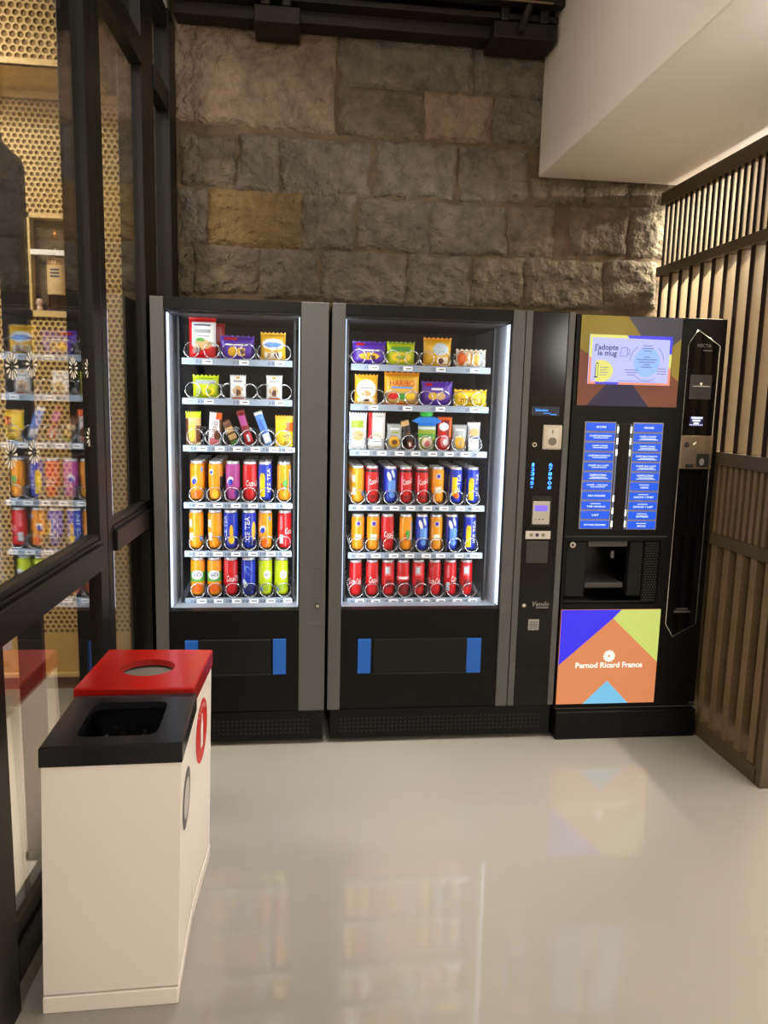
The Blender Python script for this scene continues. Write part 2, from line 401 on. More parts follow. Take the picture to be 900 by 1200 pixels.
# bulkhead above the panel
BY = .42; bx1 = -.98
bh = thing('honeycomb_bulkhead', 'gold ceiling bulkhead with honeycomb front above the perforated panel behind glass', 'bulkhead', (-1.5, BY, hz1))
mb = MB(); perforated(mb, -2.2, bx1-.02, hz1+.03, 3.46, BY, .0315, .0125); mb.build('perforated_front', M_gold, bh)
MB().box(-2.2, bx1-.006, BY+.008, BY+.02, hz1+.02, 3.48).build('backing', M_goldback, bh)
MB().box(-2.2, bx1, BY-.006, BY+.02, hz1+.012, hz1+.036).box(bx1-.022, bx1, BY-.006, BY+.02, hz1+.012, 3.48).build('edge_trim', M_gold, bh)
MB().box(-2.2, bx1, BY, WALL_Y, hz1+.012, hz1+.022).build('underside', mat('gold_plain', (222, 190, 124), .55), bh)
MB().box(bx1, bx1+.012, BY, WALL_Y, hz1+.02, 3.48).build('side_face', mat('rough_plaster', (168, 132, 98), .85, var=.2, vscale=20, bump=.8, bscale=50), bh)
# slim black totem
TY = -.75; tx0, _ = P(20, 740, TY); tx1, _ = P(52, 740, TY+.03); _, tz = P(12, 166, TY)
tt = thing('display_totem', 'slim black floor standing totem with sloped top just behind the glass', 'totem', ((tx0+tx1)/2, TY, 0))
pts = [(tx0, .03), (tx1, .03), (tx1, tz-.06), (tx1-.008, tz-.035), (tx1-.03, tz-.02), (tx1-.055, tz+.01), (tx0+.01, tz+.03), (tx0, tz+.03)]
MB().prism(pts, TY, TY+.03).build('body', mat('totem_black', (24, 22, 22), .5), tt)
MB().box(tx0-.004, tx1+.002, TY-.01, TY+.06, 0, .03, bev=.004).build('base', M_black, tt)

# ------------------------------------------------------------------ wooden slat screen on the right
M_bronze = mat('bronze_slat', (112, 95, 68), .5, .1, var=.10, vscale=5)
M_rail = mat('bronze_rail', (80, 69, 51), .5, .1, var=.08, vscale=4)
ss = thing('slat_screen', 'bronze slatted screen of upright fins between rails beside the coffee machine', 'screen', (1.70, .1, 0))
Y0, Y1 = -.47, .695
for z0, z1, x0, ya in ((2.44, 2.50, 1.655, -2.0), (2.10, 2.145, 1.655, -2.0), (1.215, 1.272, 1.662, Y0), (.872, .922, 1.662, Y0), (0., .065, 1.662, Y0)):
    yb = Y1
    MB().box(x0, 1.73, ya, yb, z0, z1, bev=.003).build('rail', M_rail, ss)
M_gapshade = mat('gap_shade_strip', (34, 24, 16), .6, spec=.2)  # shade of the gaps, painted as dark strips on the slat fronts
def row(z0, z1, pitch, thick, x0, x1, y_start, ya, cap=True):
    mb = MB(); y = y_start
    while y > ya:
        mb.box(x0, x1, y-thick/2, y+thick/2, z0, z1, bev=.0015)
        if cap: mb.box(x0-.004, x0-.0002, y-thick/2, y+thick/2, z0, z1, 1)  # dark strip standing in for the unlit gap beside the slat
        y -= pitch
    mb.build('slat_row', [M_bronze, M_gapshade], ss)
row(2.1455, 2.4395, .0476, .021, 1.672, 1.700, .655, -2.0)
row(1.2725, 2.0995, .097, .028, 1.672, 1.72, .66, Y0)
row(.9225, 1.2145, .044, .022, 1.672, 1.72, .66, Y0+.03, False)
row(.0655, .8715, .097, .040, 1.672, 1.72, .66, Y0+.03, False)
MB().box(1.728, 1.742, Y0+.012, Y1, .12, 1.25).build('added_shade_panel', mat('shade_panel_brown', (42, 30, 20), .6), ss)  # added panel that blocks the lamp behind and darkens the lower gaps
MB().box(1.662, 1.765, Y0-.03, Y0+.012, 0.0, 2.0995, bev=.003).build('end_post', M_rail, ss)

# ------------------------------------------------------------------ vending machines
SY = .17            # front plane of the shelves
def helix(mb, x, z, r, y0, pitch, turns, rev=1, n=22):
    path = []
    tot = int(n*(turns+.75))
    for i in range(tot+1):
        th = -1.5*PI+2*PI*i/n   # three quarters of a turn lie flat at the front
        y = y0+.004*(i/(n*.75)) if i < n*.75 else y0+.004+pitch*(i-n*.75)/n
        path.append((x+rev*r*math.sin(th), y, z+r*math.cos(th)))
    mb.tube(path, .0019, 0, 5)
COILS = {}
def coil(parent, x, z, r, pitch, turns, rev=1):
    k = (round(r, 4), pitch, turns, rev)
    og = ORG[parent.name]
    if k not in COILS:
        mb = MB(); helix(mb, 0, 0, r, 0, pitch, turns, rev); COILS[k] = mb.build('coil', M_wire, parent, origin=(0, 0, 0)); o = COILS[k]
    else:
        o = COILS[k].copy(); COL.objects.link(o); o.parent = parent
    o.location = Vector((x, SY+.004, z))-og
def shelf(root, name, xl, xr, zt, cols, cans, nums, wid=None):
    """cols: x centres of the coils' columns; cans: pedestals under the cans"""
    mb = MB().box(xl, xr, SY+.008, .60, zt-.012, zt+.002)
    if cans:
        for x in cols: mb.box(x-.009, x+.009, SY+.012, SY+.065, zt+.002, zt+.0115)
    sh = mb.build('shelf', M_tray, root)
    ps = MB().box(xl-.002, xr+.002, SY, SY+.007, zt-.024, zt+.003, 0, bev=.002)
    n = len(nums)
    for x, t in nums:
        ps.rect(x-.004, x+.036, zt-.020, zt-.002, SY-.0006, 1); ps.text(t, x-.016, zt-.011, SY-.0012, h=.011, m=2)
        ps.rect(x+.008, x+.03, zt-.013, zt-.009, SY-.0012, 2)
    ps.build('price_strip', [M_strip, M_label, M_ink], sh)
    return sh
def machine(name, label, xl, xr, wl, wr, strips, right_solid=None):
    root = thing(name, label, 'vending machine', ((xl+xr)/2, .35, 0))
    zb, zt = .152, 1.83
    mb = MB().box(xl, wl-.003, .055, .70, .15, zt).box(wr+.003, xr, .055, .70, .15, zt).box(wl-.003, wr+.003, .055, .70, 1.79, zt)
    mb.box(wl-.003, wr+.003, .055, .70, .15, .56).box(wl-.003, wr+.003, .62, .70, .56, 1.79)
    mb.build('cabinet', M_black, root)
    ln = MB().box(wl-.002, wl+.001, .06, .615, .565, 1.785, 0).box(wr-.001, wr+.002, .06, .615, .565, 1.785, 0)
    ln.box(wl+.001, wr-.001, .60, .615, .565, 1.785, 1).box(wl+.001, wr-.001, .06, .60, 1.775, 1.785, 1).box(wl+.001, wr-.001, .06, .60, .565, .574, 0)
    # upright guide posts beside the shelves
    for x in (wl+.022, wr-.022): ln.box(x-.004, x+.004, SY+.01, SY+.03, .574, 1.775, 1)
    ln.build('liner', [M_liner, M_inner], root)
    # door: black surround, grey uprights, window glass, led strips
    MB().box(wl-.006, wr+.006, .0, .052, 1.783, zt-.002, bev=.002).build('door_header', M_black, root)
    MB().box(wl-.006, wr+.006, .002, .052, zb, .588, bev=.002).build('door_panel', M_black, root)
    for (a, b) in strips: MB().box(a, b, -.006, .05, zb, zt-.002, bev=.003).build('door_upright', M_grey, root)
    for x, sg in ((wl, 1), (wr, -1)):
        MB().box(x-.005*sg, x+.002*sg, .012, .054, .588, 1.783).build('window_edge', M_dark, root)
        main = (x == wl) == (xl < -.5)
        MB().box(x+.002*sg, x+.006*sg, .016 if main else .036, .046, .60, 1.772).build('led_strip', M_led, root)
    for x, sg, pw in ((wl, 1, 1), (wr, -1, 1)):
        l = bpy.data.lights.new('led_lamp', 'AREA'); l.shape = 'RECTANGLE'; l.size = .02; l.size_y = 1.17; l.energy = 2.05; l.color = (.86, .93, 1.)
        o = bpy.data.objects.new('led_lamp', l); COL.objects.link(o); o.location = (x+.012*sg, .054, 1.186)
        o.rotation_euler = Vector((.62*sg, .78, 0)).to_track_quat('-Z', 'Y').to_euler()
    MB().box(wl-.004, wr+.004, .003, .008, .588, 1.783).build('window', M_win, root)
    # base with ventilation holes
    bs = MB().box(xl+.012, xr-.008, .004, .60, .02, .148, 0, bev=.003)
    x = xl+.06
    while x < xr-.05:
        for j in range(4): bs.disc(x, .052+j*.0185, .0052, .0034, 1, 8)
        x += .0185
    for fx in (xl+.06, xr-.06):
        for fy in (.08, .5): bs.box(fx-.02, fx+.02, fy-.02, fy+.02, 0, .02, 1)
    bs.build('base', [M_black, M_dark], root)
    return root
def flap(root, bl, dr, br):
    (a0, a1, a2, a3), (d0, d1, d2, d3), (b0, b1, b2, b3) = bl, dr, br
    x0, z1 = P(d0, d1); x1, z0 = P(d2, d3)
    fl = MB().box(x0, x1, -.004, .01, z0, z1, 0, bev=.003).box(x0, x1, -.0045, .0, z0-.008, z0-.001, 1)
    xm = (x0+x1)/2; fl.line([(xm-.018, (z0+z1)/2+.01), (xm+.018, (z0+z1)/2+.01)], .003, -.0048, 1)
    fl.build('delivery_flap', [mat('flap_black', (22, 22, 23), .35, spec=.2), M_dark], root)
    for q in (bl, br):
        xa, za = P(q[0], q[1]); xb, zb = P(q[2], q[3]); MB().box(xa, xb, -.003, .006, zb, za, bev=.002).build('blue_guide', M_blue, root)
VL = machine('vending_machine', 'black vending machine with grey uprights, leftmost of the three machines', -.6895, -.0065, -.634, -.117, ((-.6895, -.6395), (-.1145, -.0065)))
VM = machine('vending_machine', 'widest black vending machine, with payment column, between other machines', .0065, .9955, .060, .733, ((.0065, .0595), (.7365, .7865)))
flap(VL, (216.7, 751, 232.5, 790), (233.5, 750, 317, 788.6), (320, 749, 335, 790))
flap(VM, (419.6, 749, 434, 789), (437.7, 749, 545.8, 786), (547.5, 748, 562.4, 788))
# handle slot, lock and maker's name on the left machine
a, b = P(368.3, 666); c, d = P(376.3, 701)
MB().line([(a, b), (c, b), (c, d), (a, d)], .0022, -.0068, 0, True).build('handle_slot', mat('slot_line', (70, 66, 62), .5), VL)
a, b = P(372, 709.5)
MB().cyly(a, b, .011, -.010, -.004, 0).cyly(a, b, .0075, -.0105, -.009, 1).rect(a-.001, a+.001, b-.006, b+.006, -.0108, 0).build('lock', [M_dark, M_chrome], VL)
a, b = P(368, 729); MB().text('Vendo', a, b, -.0066, h=.015, m=0, shear=.2).build('maker_name', mat('name_grey', (112, 108, 104), .4, .5), VL)

# payment column of the middle machine
MB().box(.7885, .9955, .01, .05, .152, 1.828).build('column_back', M_dark, VM)
MB().box(.7895, .8175, -.006, .05, .152, 1.828, bev=.003).build('door_upright', M_grey, VM)
MB().box(.9695, .9955, -.006, .05, .152, 1.828, bev=.003).build('door_upright', M_grey, VM)
MB().box(.818, .969, -.002, .012, .152, 1.826, bev=.002).build('column_panel', [M_black2], VM)
a, b = P(623, 476); c, d = P(655, 487.5)
dp = MB().rect(a, c, d, b, -.0026, 0); e, f = P(636, 480.5); dp.text('Selection', e-.005, f, -.0032, h=.011, m=1)
e, f = P(640, 484.3); dp.rect(e-.012, e+.018, f-.001, f+.001, -.0032, 1); e, f = P(648, 485.8); dp.rect(e-.012, e+.014, f-.0012, f+.0012, -.0032, 1)
dp.build('display', [mat('display_blue', (12, 20, 48), .3, emit=.5), mat('display_text', (60, 150, 255), .5, emit=2.)], VM)
a, b = P(635.8, 497.5); c, d = P(656.8, 527)
MB().box(a, c, -.014, -.001, d, b, bev=.006).build('coin_plate', mat('warm_steel', (196, 188, 172), .35, .5), VM)
a1, b1 = P(640, 502); c1, d1 = P(652, 524)
cp = MB().box(a1, c1, -.0155, -.013, d1, b1, 0, bev=.002).cyly((a1+c1)/2, d1+.024, .017, -.020, -.013, 1).rect((a1+c1)/2-.002, (a1+c1)/2+.002, b1-.02, b1-.006, -.0158, 2)
cp.build('coin_slot', [mat('pale_plate', (208, 202, 190), .35, .4), mat('grey_knob', (120, 114, 104), .3, .6), M_dark], VM)
a, b = P(625.8, 521); MB().cyly(a, b, .0095, -.008, -.001, 0).cyly(a, b, .006, -.0085, -.007, 1).build('lock', [M_chrome, M_dark], VM)
M_key = mat('key_blue', (50, 120, 255), .5, emit=6.)
for i, t in enumerate('12345*'):
    u = 624.6-i*.35; a, b = P(u, 544+i*5.35); MB().text(t, a, b-.002 if t != '*' else b, -.0028, h=.0145 if t != '*' else .009, w=.015 if t not in '1*' else .009, m=0, bold=.004).build('key', M_key, VM)
for i, t in enumerate('67890#'):
    u = 645.2-i*.35; a, b = P(u, 544+i*5.35); MB().text(t, a, b-.002, -.0028, h=.0145, w=.016, m=0, bold=.004).build('key', M_key, VM)
a, b = P(624, 587); c, d = P(642.5, 614.2)
cr = MB().box(a-.006, c+.008, -.006, -.001, d-.012, b+.022, 1, bev=.003).box(a, c, -.012, -.005, d, b, 0, bev=.003)
e, f = P(626, 592); g, h = P(640.5, 598.5); cr.rect(e, g, h, f, -.0126, 2)
for k in range(3): cr.disc(a+.014+k*.016, d+.022, .0035, -.0126, (3, 4, 4)[k], 12)
cr.build('card_reader', [mat('reader_grey', (188, 182, 172), .4), M_dark, mat('reader_screen', (120, 100, 255), .5, emit=1.3), mat('dot_green', (120, 150, 70), .5), M_ink], VM)
a, b = P(616, 622); c, d = P(644.5, 631.5)
st = MB().box(a, c, -.0035, -.001, d, b, 0)
for k in range(3): st.disc(a+.024+k*.026, (b+d)/2, .008, -.0038, 1 if k != 1 else 2, 14)
st.build('sticker', [mat('sticker_white', (206, 200, 190), .5), mat('sticker_olive', (130, 118, 92), .5), M_ink], VM)
a, b = P(617, 634); c, d = P(641, 659.5); MB().box(a, c, -.004, -.001, d, b, bev=.002).build('blank_plate', mat('plate_dark', (48, 47, 48), .4), VM)
a, b = P(613.5, 709); MB().cyly(a, b, .008, -.008, -.001).build('lock', M_chrome, VM)
a, b = P(633.5, 707.5); MB().text('Vendo', a, b, -.0026, h=.021, m=0, shear=.25).rect(a-.02, a+.035, b-.019, b-.015, -.0026, 0).build('maker_name', mat('name_silver', (150, 148, 145), .4, .4), VM)
a, b = P(619, 725.5); c, d = P(631, 738); q = MB().rect(a, c, d, b, -.0026, 0)
for k in range(4): q.rect(a+.004, c-.004, d+.007+k*.009, d+.010+k*.009, -.003, 1)
q.build('rating_plate', [mat('plate_grey', (150, 148, 142), .5), M_ink], VM)

# ------------------------------------------------------------------ products
def ordn(i): return ('first', 'second', 'third', 'fourth', 'fifth', 'sixth', 'seventh', 'eighth')[i]
C = lambda n, rgb, r=.3, me=0.: mat('print_'+n, rgb, r, me)
PAL = dict(orange=(240, 150, 22), deep=(226, 96, 20), red=(206, 24, 30), blue=(28, 52, 178), sky=(96, 150, 226), yellow=(246, 208, 36), lime=(190, 208, 20), purple=(84, 42, 164),
           magenta=(172, 66, 140), white=(240, 240, 238), green=(80, 160, 60), navy=(24, 30, 86), tan=(206, 168, 110), brown=(104, 62, 38), grey=(168, 172, 170), black=(24, 22, 24),
           gold=(232, 178, 40), cream=(238, 226, 200), pink=(226, 120, 130), dred=(130, 28, 32), pale=(198, 214, 220), bgreen=(60, 200, 70), cyan=(30, 130, 230), olive=(150, 170, 40), silver=(190, 194, 198))
def pm(n): return C(n, PAL[n])
M_lid = mat('can_lid', (222, 224, 228), .32, .45)
M_tab = mat('can_tab', (170, 172, 176), .3, .9)
M_tin = mat('can_bottom', (150, 150, 152), .35, .8)
def can_body(r, h, base, deco):
    names = [base]
    mb = MB()
    def mi(n):
        if n not in names: names.append(n)
        return names.index(n)
    prof = [(r*.80, 0), (r*.88, .004), (r, .016), (r, h*.87), (r*.97, h*.905), (r*.93, h*.93)]
    mb.lathe(prof, 0, 30)
    def surf(X, Z, off=.0007): a = X/r; return ((r+off)*math.sin(a), -(r+off)*math.cos(a), Z)
    lay = 0
    for it in deco:
        lay += 1; off = .0004+.00025*lay; S = lambda X, Z, o=off: surf(X, Z, o)
        if it[0] == 'ell':
            _, ax, z, rx, rz, n, rot = it; N = 20; c, sn = math.cos(rot), math.sin(rot); vs = [S(ax*r, z*h)]
            for ring in (.25, .5, .75, 1.):
                for k in range(N):
                    a = 2*PI*k/N; p, q = ring*rx*math.cos(a), ring*rz*math.sin(a); vs.append(S(ax*r+p*c-q*sn, z*h+p*sn+q*c))
            mb.add(vs, [(0, 1+k, 1+(k+1) % N) for k in range(N)]+[(1+g*N+k, 1+(g+1)*N+k, 1+(g+1)*N+(k+1) % N, 1+g*N+(k+1) % N) for g in range(3) for k in range(N)], mi(n), True)
        elif it[0] == 'band':   # angle range, height range
            _, a0, a1, z0, z1, n = it; N = max(3, int(abs(a1-a0)/.2)); vs = []
            for k in range(N+1):
                a = a0+(a1-a0)*k/N; vs += [S(a*r, z0*h), S(a*r, z1*h)]
            mb.add(vs, [(2*k, 2*k+2, 2*k+3, 2*k+1) for k in range(N)], mi(n), True)
        elif it[0] == 'text':
            _, t, ax, z, w, hh, n, rot, shear = it
            mb.text(t, ax*r, z*h, 0, h=hh, w=w, m=mi(n), surf=S, rot=rot, shear=shear, bold=(.014 if t == 'FANTA' else .006))
    return mb, [pm(n) for n in names]
def can_lid(r, h):
    mb = MB().lathe([(r*.932, h*.929), (r*.86, h*.965), (r*.90, h*.985), (r*.90, h), (r*.84, h), (r*.82, h*.985), (0.0, h*.985)], 0, 28)
    return mb
def can_tab(r, h):
    pts = []
    for k in range(14): a = 2*PI*k/14; pts.append((r*.22*math.cos(a), -r*.1+r*.42*math.sin(a)))
    mb = MB(); mb.add([(x, y, h*.992) for x, y in pts]+[(x, y, h*.997) for x, y in pts], [tuple(range(14, 28))]+[(k, (k+1) % 14, 14+(k+1) % 14, 14+k) for k in range(14)], 0); return mb
KIND = {
 'orange_blob': ('orange can with blue blob', 'orange', [('ell', -.35, .50, .013, .017, 'white', -.5), ('ell', -.35, .47, .010, .013, 'blue', -.5), ('ell', .75, .78, .006, .010, 'sky', 0), ('ell', 0, .14, .016, .018, 'deep', 0)]),
 'orange_small': ('orange can with small blue spot', 'orange', [('ell', -.55, .72, .010, .012, 'white', 0), ('ell', -.55, .71, .006, .008, 'blue', -.4), ('band', .7, 1.5, .2, .6, 'black'), ('ell', 0, .14, .016, .018, 'gold', 0)]),
 'orange_plain': ('orange can with pale lettering block', 'orange', [('band', -1.1, -.5, .55, .75, 'cream'), ('band', -1.0, -.35, .2, .4, 'cream'), ('ell', .8, .25, .007, .012, 'sky', 0)]),
 'orange_ring': ('orange can with violet round emblem', 'orange', [('ell', 0, .74, .011, .012, 'pale', 0), ('ell', 0, .74, .008, .009, 'purple', 0), ('band', -.5, .5, .28, .44, 'cream')]),
 'orange_green': ('orange can with green leaf and white letters', 'orange', [('ell', .1, .40, .012, .026, 'green', -.3), ('ell', -.2, .34, .006, .020, 'deep', .2), ('band', .75, 1.15, .2, .8, 'white'), ('band', .85, 1.0, .22, .78, 'navy')]),
 'purple': ('magenta can with blue blob', 'magenta', [('ell', -.35, .50, .013, .018, 'white', -.5), ('ell', -.3, .46, .010, .014, 'blue', -.5), ('ell', .6, .16, .010, .018, 'purple', 0)]),
 'red_h': ('red cola can with white script', 'red', [('band', -.75, -.66, .5, .95, 'pink'), ('band', .66, .72, .35, .9, 'pink'), ('text', 'Coca-Cola', .55, .44, .062, .026, 'white', 0, .35)]),
 'red_left': ('red cola can with script turned left', 'red', [('band', -.35, -.28, .3, .9, 'pink'), ('text', 'Coca-Cola', -.15, .40, .062, .026, 'white', 0, .35)]),
 'red_side': ('red cola can with barcode side showing', 'red', [('band', -.75, -.2, .12, .36, 'pale'), ('band', -.65, -.3, .5, .85, 'pink'), ('text', 'Coca-Cola', 1.15, .46, .062, .026, 'white', 0, .35)]),
 'red_info': ('red cola can with pale text panel', 'red', [('band', -.6, .35, .56, .84, 'pink'), ('band', -.5, .1, .62, .80, 'pale'), ('band', -.5, .5, .22, .44, 'dred')]),
 'red_dark': ('dark topped red cola can with white script', 'red', [('band', -PI, PI, .84, .90, 'black'), ('text', 'Coca-Cola', .5, .60, .058, .024, 'white', .25, .35), ('band', -.8, -.55, .25, .75, 'pink'), ('band', -.3, .5, .10, .2, 'dred')]),
 'red_dip': ('red cola can with white wave', 'red', [('band', -PI, PI, .44, .54, 'pink'), ('band', -.7, .7, .46, .52, 'white'), ('band', -PI, PI, .06, .40, 'dred')]),
 'tea_left': ('blue can with yellow stripe and white side lettering', 'blue', [('band', -.75, .05, .08, .62, 'yellow'), ('ell', -.3, .62, .010, .014, 'gold', 0), ('text', 'ICE TEA', .65, .52, .10, .016, 'white', PI/2, 0)]),
 'tea_mid': ('blue can with yellow cone and pale side lettering', 'blue', [('ell', .15, .22, .013, .018, 'yellow', 0), ('ell', .15, .42, .008, .032, 'gold', 0), ('text', 'ICE TEA', -.75, .55, .10, .016, 'pale', PI/2, 0)]),
 'tea_text': ('blue can with large upright white lettering', 'blue', [('ell', .75, .45, .010, .042, 'gold', 0), ('text', 'ICE TEA', -.2, .5, .11, .020, 'white', PI/2, 0), ('ell', .5, .14, .01, .012, 'navy', 0)]),
 'tea_peach': ('blue can with yellow panel and peach picture', 'blue', [('band', -.75, .1, .2, .72, 'yellow'), ('text', 'ICE TEA', .25, .5, .10, .018, 'white', PI/2-.12, 0), ('ell', 0, .2, .013, .012, 'deep', 0)]),
 'blue_pale': ('bright blue can with pale frosted middle', 'blue', [('band', -.4, .8, .28, .62, 'sky'), ('ell', -.3, .72, .008, .02, 'white', .3), ('ell', .3, .8, .006, .02, 'pale', .3), ('ell', .2, .2, .014, .012, 'sky', 0)]),
 'blue_glass': ('dark blue can with pale splash at bottom', 'blue', [('ell', -.45, .28, .010, .024, 'pale', .4), ('ell', .2, .16, .018, .018, 'navy', 0), ('ell', 0, .66, .012, .022, 'sky', .5), ('ell', .1, .64, .009, .018, 'blue', .5)]),
 'fanta': ('orange can with green and white logo', 'orange', [('band', -PI, PI, .36, .62, 'green'), ('ell', 0, .54, .026, .020, 'white', .1), ('text', 'FANTA', 0, .54, .040, .020, 'navy', .1, .1), ('ell', 0, .2, .022, .02, 'deep', 0)]),
 'lime': ('lime yellow can with blue logo', 'lime', [('ell', .35, .54, .016, .020, 'white', .1), ('text', 'FANTA', .35, .54, .026, .014, 'navy', .1, .1), ('ell', -.4, .16, .008, .01, 'sky', 0), ('ell', .1, .2, .015, .018, 'olive', 0)]),
}
CANLIB = {}
def put_can(kind, r, h, x, y, z, label, group):
    k = (kind, r, h)
    if k not in CANLIB:
        t = thing('drink_can', label, 'can', (x, y, z), 0, group, local=True)
        mb, ms = can_body(r, h, KIND[kind][1], KIND[kind][2]); b = mb.build('body', ms, t)
        l = can_lid(r, h).build('lid', M_lid, t); tb = can_tab(r, h).build('tab', M_tab, l)
        CANLIB[k] = t; return t
    src = CANLIB[k]; t = src.copy(); COL.objects.link(t); t.location = (x, y, z); tag(t, label, 'can', group)
    for ch in list(src.children):
        c = ch.copy(); COL.objects.link(c); c.parent = t
        for g in list(ch.children):
            d = g.copy(); COL.objects.link(d); d.parent = c
    return t

def bag(name, label, cat, w, h, d, base, design, loc, rot=0., crimp=.07, pouch=False, yaw=0., group=None, bow=0.):
    names = [base]
    def mi(n):
        if n not in names: names.append(n)
        return names.index(n)
    nx, ny = 26, 34; sd = random.random()*90; mb = MB()
    def prof(s, t):
        e = max(0., 1-abs(2*s-1)**3.0)**.6
        if t < crimp*.6: q = .12
        elif t > 1-crimp: q = .10
        else:
            k = (t-crimp*.6)/(1-crimp*1.6); q = .12+.88*max(0, 1-abs(2*k-1)**3.2)**.7
        return e*q*d/2
    def surf(s, t, sg=-1, off=0.):
        wr = noise.noise(Vector((s*4+sd, t*5, 3)))*.10*d
        pinch = 1-.05*(1-abs(2*t-1)**2)*0+.03*(abs(2*t-1)**4)
        x = (s-.5)*w*pinch+math.sin(t*PI)*0+bow*w*math.sin((t-.1)*PI)
        zig = .004*math.sin(s*40) if (t > .985) else 0
        return (x, sg*(prof(s, t)+off)+(wr*.4*min(1, prof(s, t)/(d*.2))), t*h+zig)
    for sg in (-1, 1):
        vs = [surf(i/nx, j/ny, sg) for j in range(ny+1) for i in range(nx+1)]; n0 = len(mb.v); mb.v += vs
        for j in range(ny):
            for i in range(nx):
                s, t = (i+.5)/nx, (j+.5)/ny; m = 0
                for it in design:
                    if it[0] == 'rect' and it[1] <= s <= it[3] and it[2] <= t <= it[4]: m = mi(it[5])
                    elif it[0] == 'ell' and ((s-it[1])/it[3])**2+((t-it[2])/it[4])**2 <= 1: m = mi(it[5])
                    elif it[0] == 'diag' and s+t*it[1] > it[2]: m = mi(it[3])
                if sg > 0: m = 0
                a = n0+j*(nx+1)+i; f = (a, a+1, a+nx+2, a+nx+1)
                mb.f.append(f if sg < 0 else f[::-1]); mb.m.append(m); mb.sm.append(True)
    for it in design:
        if it[0] == 'text':
            _, t_, cs, ct, tw, th, n, ro = it
            S = lambda X, Z: surf(min(max(X/w+.5, 0), 1), min(max(Z/h, 0), 1), -1, .0012)
            mb.text(t_, (cs-.5)*w, ct*h, 0, h=th, w=tw, m=mi(n), surf=S, rot=ro, bold=.004)
    o = mb.build(name, [pm(n) for n in names]); o.location = loc; o.rotation_euler = (0, rot, yaw)
    tag(o, label, cat, group); return o

def crop(machine):  # magnified-crop coordinates -> photo pixels
    if machine == 'L1': return lambda X, Y: (180+X/4.0909, 340+Y/4.0909)
    if machine == 'L2': return lambda X, Y: (180+X/4.0909, 520+Y/4.0909)
    if machine == 'M1': return lambda X, Y: (380+X/3.75, 340+Y/3.75)
    return lambda X, Y: (380+X/3.75, 520+Y/3.75)
def zt_of(c, pts): return sum(P(*c(X, Y), SY)[1] for X, Y in pts)/len(pts)
def xc(c, X, Y, dY=.03): return P(*c(X, Y), SY+dY)[0]
SHL = [zt_of(crop('L1'), [(137, 327), (660, 341)]), zt_of(crop('L1'), [(143, 520), (660, 529)]), zt_of(crop('L1'), [(148, 748), (662, 752)]),
       zt_of(crop('L2'), [(155, 285), (665, 285)]), zt_of(crop('L2'), [(160, 517), (662, 517)]), zt_of(crop('L2'), [(165, 742), (660, 742)])]
SHM = [zt_of(crop('M1'), [(118, 328), (720, 342)]), zt_of(crop('M1'), [(118, 505), (712, 514)]), zt_of(crop('M1'), [(118, 705), (700, 711)]),
       zt_of(crop('M2'), [(112, 272), (690, 274)]), zt_of(crop('M2'), [(110, 481), (683, 482)]), zt_of(crop('M2'), [(106, 680), (673, 681)])]
XL = (-.597, -.150); XM = (.098, .694)

SN = 0
def bagpx(c, x0, y0, x1, y1, zt, dY=.035):
    a = P(*c(x0, y1), SY+dY); b = P(*c(x1, y1), SY+dY); t = P(*c((x0+x1)/2, y0), SY+dY)
    return (a[0]+b[0])/2, b[0]-a[0], t[1]-zt-.002
def snack(mach, rowi, coli, c, bb, zt, kind, desc, d, base, design, rot=0., name='snack_bag', **kw):
    x, w, h = bagpx(c, *bb, zt)
    if rot:  # leaning bars: box -> length and width
        L = h/math.cos(rot)*.97; w = min(w, max(.034, w-L*abs(math.sin(rot)))); h = L; x -= math.sin(rot)*L/2
    zo = abs(math.sin(rot))*w/2
    lab = '%s, %s from left, %s shelf, %s machine' % (desc, ordn(coli), ordn(rowi), mach)
    return bag(name, lab, kind, w, h, d, base, design, (x, SY+.035, zt+.003+zo), rot, **kw)
c = crop('L1')
# left machine, rows 1-3
z = SHL[0]
snack('left', 0, 0, c, (172, 132, 300, 318), z, 'snack bag', 'tall white and red biscuit bag', .035, 'white', [('rect', 0, 0, 1, .30, 'red'), ('rect', 0, .88, 1, 1, 'red'), ('rect', 0, 0, .1, 1, 'red'), ('ell', .5, .34, .34, .12, 'tan'), ('ell', .3, .2, .15, .08, 'brown'), ('rect', .2, .62, .8, .70, 'grey'), ('rect', .25, .52, .75, .55, 'grey'), ('ell', .42, .45, .18, .05, 'green'), ('rect', .2, .78, .8, .83, 'navy')])
o = snack('left', 0, 0, c, (215, 150, 332, 300), z, 'snack bag', 'red biscuit bag behind white one', .03, 'red', [('rect', .1, .5, .9, .9, 'pink')]); o.location.y += .09
o['label'] = 'red biscuit bag peeking out behind the white one on top shelf'
snack('left', 0, 1, c, (322, 222, 482, 326), z, 'snack bag', 'purple chocolate biscuit pack', .035, 'purple', [('ell', .36, .33, .14, .2, 'gold'), ('ell', .62, .33, .13, .2, 'gold'), ('ell', .64, .33, .08, .12, 'brown'), ('rect', .1, .82, .5, .93, 'red'), ('rect', .2, .6, .8, .66, 'white')])
snack('left', 0, 2, c, (514, 206, 632, 331), z, 'snack bag', 'yellow biscuit bag with white oval', .035, 'gold', [('ell', .5, .58, .42, .2, 'white'), ('ell', .5, .56, .36, .1, 'sky'), ('rect', .15, .06, .85, .3, 'cream'), ('ell', .35, .18, .1, .1, 'tan'), ('ell', .65, .2, .1, .1, 'brown')])
z = SHL[1]
